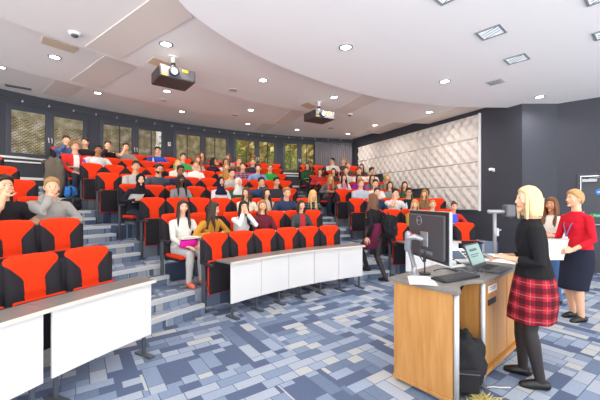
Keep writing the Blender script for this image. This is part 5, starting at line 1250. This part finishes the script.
# ------------------------------------------------------------------ the four standing women
def standing(lab, loc, ang, s, hip, lean, twist, head, arms, legs, skin, hcol, style, vox=.0055):
    J = make_joints('f', hip, lean, twist, head, arms, legs, s)
    me = body_mesh(J, 'person', vox, [SLOT]*5); b = obj('person', me, None, loc, R(ang-90))
    setmats(b, [skinmat(skin), EYE, lips(skin), hairmat(hcol), EYEW]); tag(b, lab, 'person')
    dress(b, 'hair', hair_get(style, 7), [hairmat(hcol)], headM(J)); return J, b
def skirt(J, z0, z1, r0, r1, hipr=None, pleat=0):
    mb = MB(); rings = []; n = 44; N = 14
    for i in range(N+1):
        t = i/N; z = z0+(z1-z0)*t; lk = (J['legs'][0][0].lerp(J['legs'][0][1], smooth(t))+J['legs'][1][0].lerp(J['legs'][1][1], smooth(t)))/2
        k = smooth(t*1.6); rx = r0[0]+(r1[0]-r0[0])*t+(.03*math.sin(PI*min(1, t*1.3)) if hipr is None else hipr*math.sin(PI*min(1, t*1.3))); ry = r0[1]+(r1[1]-r0[1])*t+.015*math.sin(PI*t)
        t2 = t*(.45 if pleat else 1); c = V((J['hip'].x*(1-t2)+lk.x*t2, J['hip'].y*(1-t2)+lk.y*t2, z))
        rings.append([c+V(((rx+pleat*t*math.sin(7*a))*math.cos(a), (ry+pleat*t*math.sin(7*a+1))*math.sin(a), 0)) for a in (2*PI*j/n for j in range(n))])
    mb.loft([r[::-1] for r in rings], 0, True, cap=True)
    return mb.mesh('skirt')
def flat_shoes(J, b, m, inf=.005):
    for i in (0, 1): dress(b, 'shoe', shoe_mesh(J, i, 'shoe', .006, inf), [m])
DN = (0, 0, -1)
TART = tartan('red_tartan', 'ad2033', '17151a', '9c7473', 10)
# 1: blonde presenter at the lectern
J, W1 = standing('blonde woman in black sweater and red tartan skirt standing at the lectern', (1.99, 2.72, 0), 150, .975, (0, 0, .905), 2, 0, (18, 2, 0),
    [((-.10, .20, 1.055), (-.5, -1, -.2), (.7, .7, .15), (.3, -.2, -1), 35), ((.07, .22, 1.045), (.5, -1, -.2), (-.6, .75, .1), (-.3, -.2, -1), 35)],
    [((-.10, -.03, .075), (-.12, 1, 0), (0, 1, 0)), ((.10, .07, .075), (.1, 1, 0), (0, 1, 0))], F1, 'd8c190', 'bob')
blk = cloth('1e1d20', 'knit')
dress(W1, 'jumper', top_mesh(J, 'jumper', 'three', .008, -.09, .016), [blk, blk])
dress(W1, 'skirt', skirt(J, .92, .545, (.172, .142), (.205, .172), .012, .006), [TART])
dress(W1, 'tights', bottoms_mesh(J, 'tights', .007, .004, foot=True), [mat('black_tights', '2a2527', .6)])
flat_shoes(J, W1, mat('black_shoe', '19181a', .35), .008)
hd = Matrix.Translation(W1.location) @ Matrix.Rotation(W1.rotation_euler.z, 4, 'Z')
ph = thing('paper_slip', 'small white card held by the blonde woman at the lectern', 'card', hd @ V((-.01, .285, 1.058)), W1.rotation_euler.z+R(20)); b = MB(); b.box((0, 0, 0), (.15, .07, .004)); part('card', b, M_PAPER, ph, .001)
# 2: woman in red cardigan
J, W2 = standing('short haired blonde woman in red cardigan and navy skirt holding papers', (3.60, 4.15, 0), 183, .985, (0, 0, .912), 2, 0, (-6, 3, 0),
    [((-.17, .23, .93), (-.5, -1, .1), (.25, 1, -.1), (1, 0, -.3), 45), ((.10, .30, 1.08), (.5, -1, -.3), (-.2, 1, .2), (-1, 0, -.3), 30)],
    [((-.085, .03, .075), (0, 1, 0), (0, 1, 0)), ((.085, -.02, .075), (.05, 1, 0), (0, 1, 0))], F1, 'bd9460', 'swept')
red = cloth('cf1f30', 'knit')
dress(W2, 'cardigan', top_mesh(J, 'cardigan', 'three', .008, -.10, .011), [red, red])
dress(W2, 'skirt', skirt(J, .93, .41, (.172, .142), (.165, .150), .015), [cloth('252838', 'wool')])
flat_shoes(J, W2, MATS['black_shoe'], .008)
n = J['neck']
b = MB(); b.tube([n+V((-.075, -.03, .0)), n+V((-.085, .04, -.05)), n+V((-.05, .125, -.18)), n+V((-.01, .15, -.32))], .007, 6, flat=.5); b.tube([n+V((.075, -.03, .0)), n+V((.085, .04, -.05)), n+V((.05, .125, -.18)), n+V((-.01, .15, -.32))], .007, 6, flat=.5); ly = part('lanyard', b, mat('blue_lanyard', '5a78b8', .7), W2)
b = MB(); b.box(n+V((-.01, .155, -.37)), (.06, .006, .09)); part('badge', b, M_PAPER, ly, .002)
hd = Matrix.Translation(W2.location) @ Matrix.Rotation(W2.rotation_euler.z, 4, 'Z')
o = sheet('white papers held by the woman in the red cardigan', hd @ V((-.12, .40, .93)), W2.rotation_euler.z+R(80), .24, .30, 70)
# 3: woman in cream jumper
J, W3 = standing('smiling brown haired woman in cream jumper and jeans behind the red cardigan', (3.84, 4.85, 0), 200, .93, (0, 0, .858), 2, 0, (8, 2, 0),
    [((-.12, .30, 1.02), (-.6, -1, -.2), (.4, 1, .1), (.4, 0, -1), 30), ((.10, .29, 1.0), (.6, -1, -.2), (-.4, 1, .1), (-.4, 0, -1), 30)],
    [((-.10, .06, .075), (-.1, 1, 0), (0, 1, 0)), ((.09, -.04, .075), (.1, 1, 0), (0, 1, 0))], 'c98f66', '6f4526', 'long')
crm = cloth('e8e2d6', 'knit'); dress(W3, 'jumper', top_mesh(J, 'jumper', 'long', .008, -.16, .018), [crm, crm])
dress(W3, 'jeans', bottoms_mesh(J, 'jeans', .008, .010), [cloth('4b6f9e', 'denim')]); flat_shoes(J, W3, cloth('2c2f38', 'canvas'), .010)
hd = Matrix.Translation(W3.location) @ Matrix.Rotation(W3.rotation_euler.z, 4, 'Z')
sheet('white paper held by the woman in the cream jumper', hd @ V((.0, .42, 1.0)), W3.rotation_euler.z, .21, .29, 35)
# 4: woman walking up the right hand stairs
WL = V((1.47, 6.20, 0)); wa = 140; iw = (Matrix.Translation(WL) @ Matrix.Rotation(R(wa-90), 4, 'Z')).inverted()
J, W4 = standing('long haired woman in black top and maroon skirt walking up the right stairs', WL, wa, 1.0, (0, .0, .895), 5, -8, (10, 0, 0),
    [((-.22, .06, .84), (-.6, -1, 0), (0, .35, -1), (1, 0, 0), 25), ((.15, .17, 1.17), (.6, -1, -.3), (-.3, .5, .8), (-1, 0, .2), 60)],
    [(iw @ V((1.35, 6.42, .1325+.078)), (.0, 1, 0), (0, 1, 0)), (iw @ V((1.62, 6.08, .085)), (.08, 1, 0), (0, 1, 0))], F1, '6b4528', 'long', .006)
dress(W4, 'top', top_mesh(J, 'top', 'long', .009, .28, .013), [blk, blk])
dress(W4, 'skirt', skirt(J, 1.10, .60, (.145, .122), (.17, .16), .04), [cloth('6a2440', 'wool')])
dress(W4, 'tights', bottoms_mesh(J, 'tights', .008, .004, foot=True), [MATS['black_tights']])
flat_shoes(J, W4, MATS['black_shoe'], .010)
hd = Matrix.Translation(W4.location) @ Matrix.Rotation(W4.rotation_euler.z, 4, 'Z')
r = rucksack('black rucksack worn low on the back of the walking woman', hd @ V((.07, -.255, .83)), R(wa-90+180), (.30, .20, .44), '232327', 31)

# ------------------------------------------------------------------ world and camera
w = bpy.data.worlds.new('daylight_and_fill'); SC.world = w; w.use_nodes = True
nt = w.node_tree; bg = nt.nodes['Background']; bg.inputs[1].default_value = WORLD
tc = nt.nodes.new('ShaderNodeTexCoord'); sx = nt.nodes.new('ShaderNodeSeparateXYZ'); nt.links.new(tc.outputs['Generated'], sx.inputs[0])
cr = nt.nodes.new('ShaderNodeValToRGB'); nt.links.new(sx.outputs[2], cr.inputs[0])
cr.color_ramp.elements[0].position = 0.; cr.color_ramp.elements[0].color = (1, .98, .95, 1); cr.color_ramp.elements[1].position = .12; cr.color_ramp.elements[1].color = (.46, .47, .48, 1)  # brighter below the horizon: added fill through the open rear to lift the ceiling
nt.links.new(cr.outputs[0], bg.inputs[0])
cam = bpy.data.cameras.new('camera'); co = bpy.data.objects.new('camera', cam); COL.objects.link(co)
co.location = (0, 0, 1.55); co.rotation_euler = (PI/2, 0, 0); cam.lens = 19.2; cam.sensor_width = 36; cam.clip_start = .05; cam.clip_end = 200
SC.camera = co
SC.view_settings.view_transform = 'Standard'; SC.view_settings.look = 'None'; SC.view_settings.exposure = EXPO; SC.view_settings.gamma = 1; SC.view_settings.use_curve_mapping = False
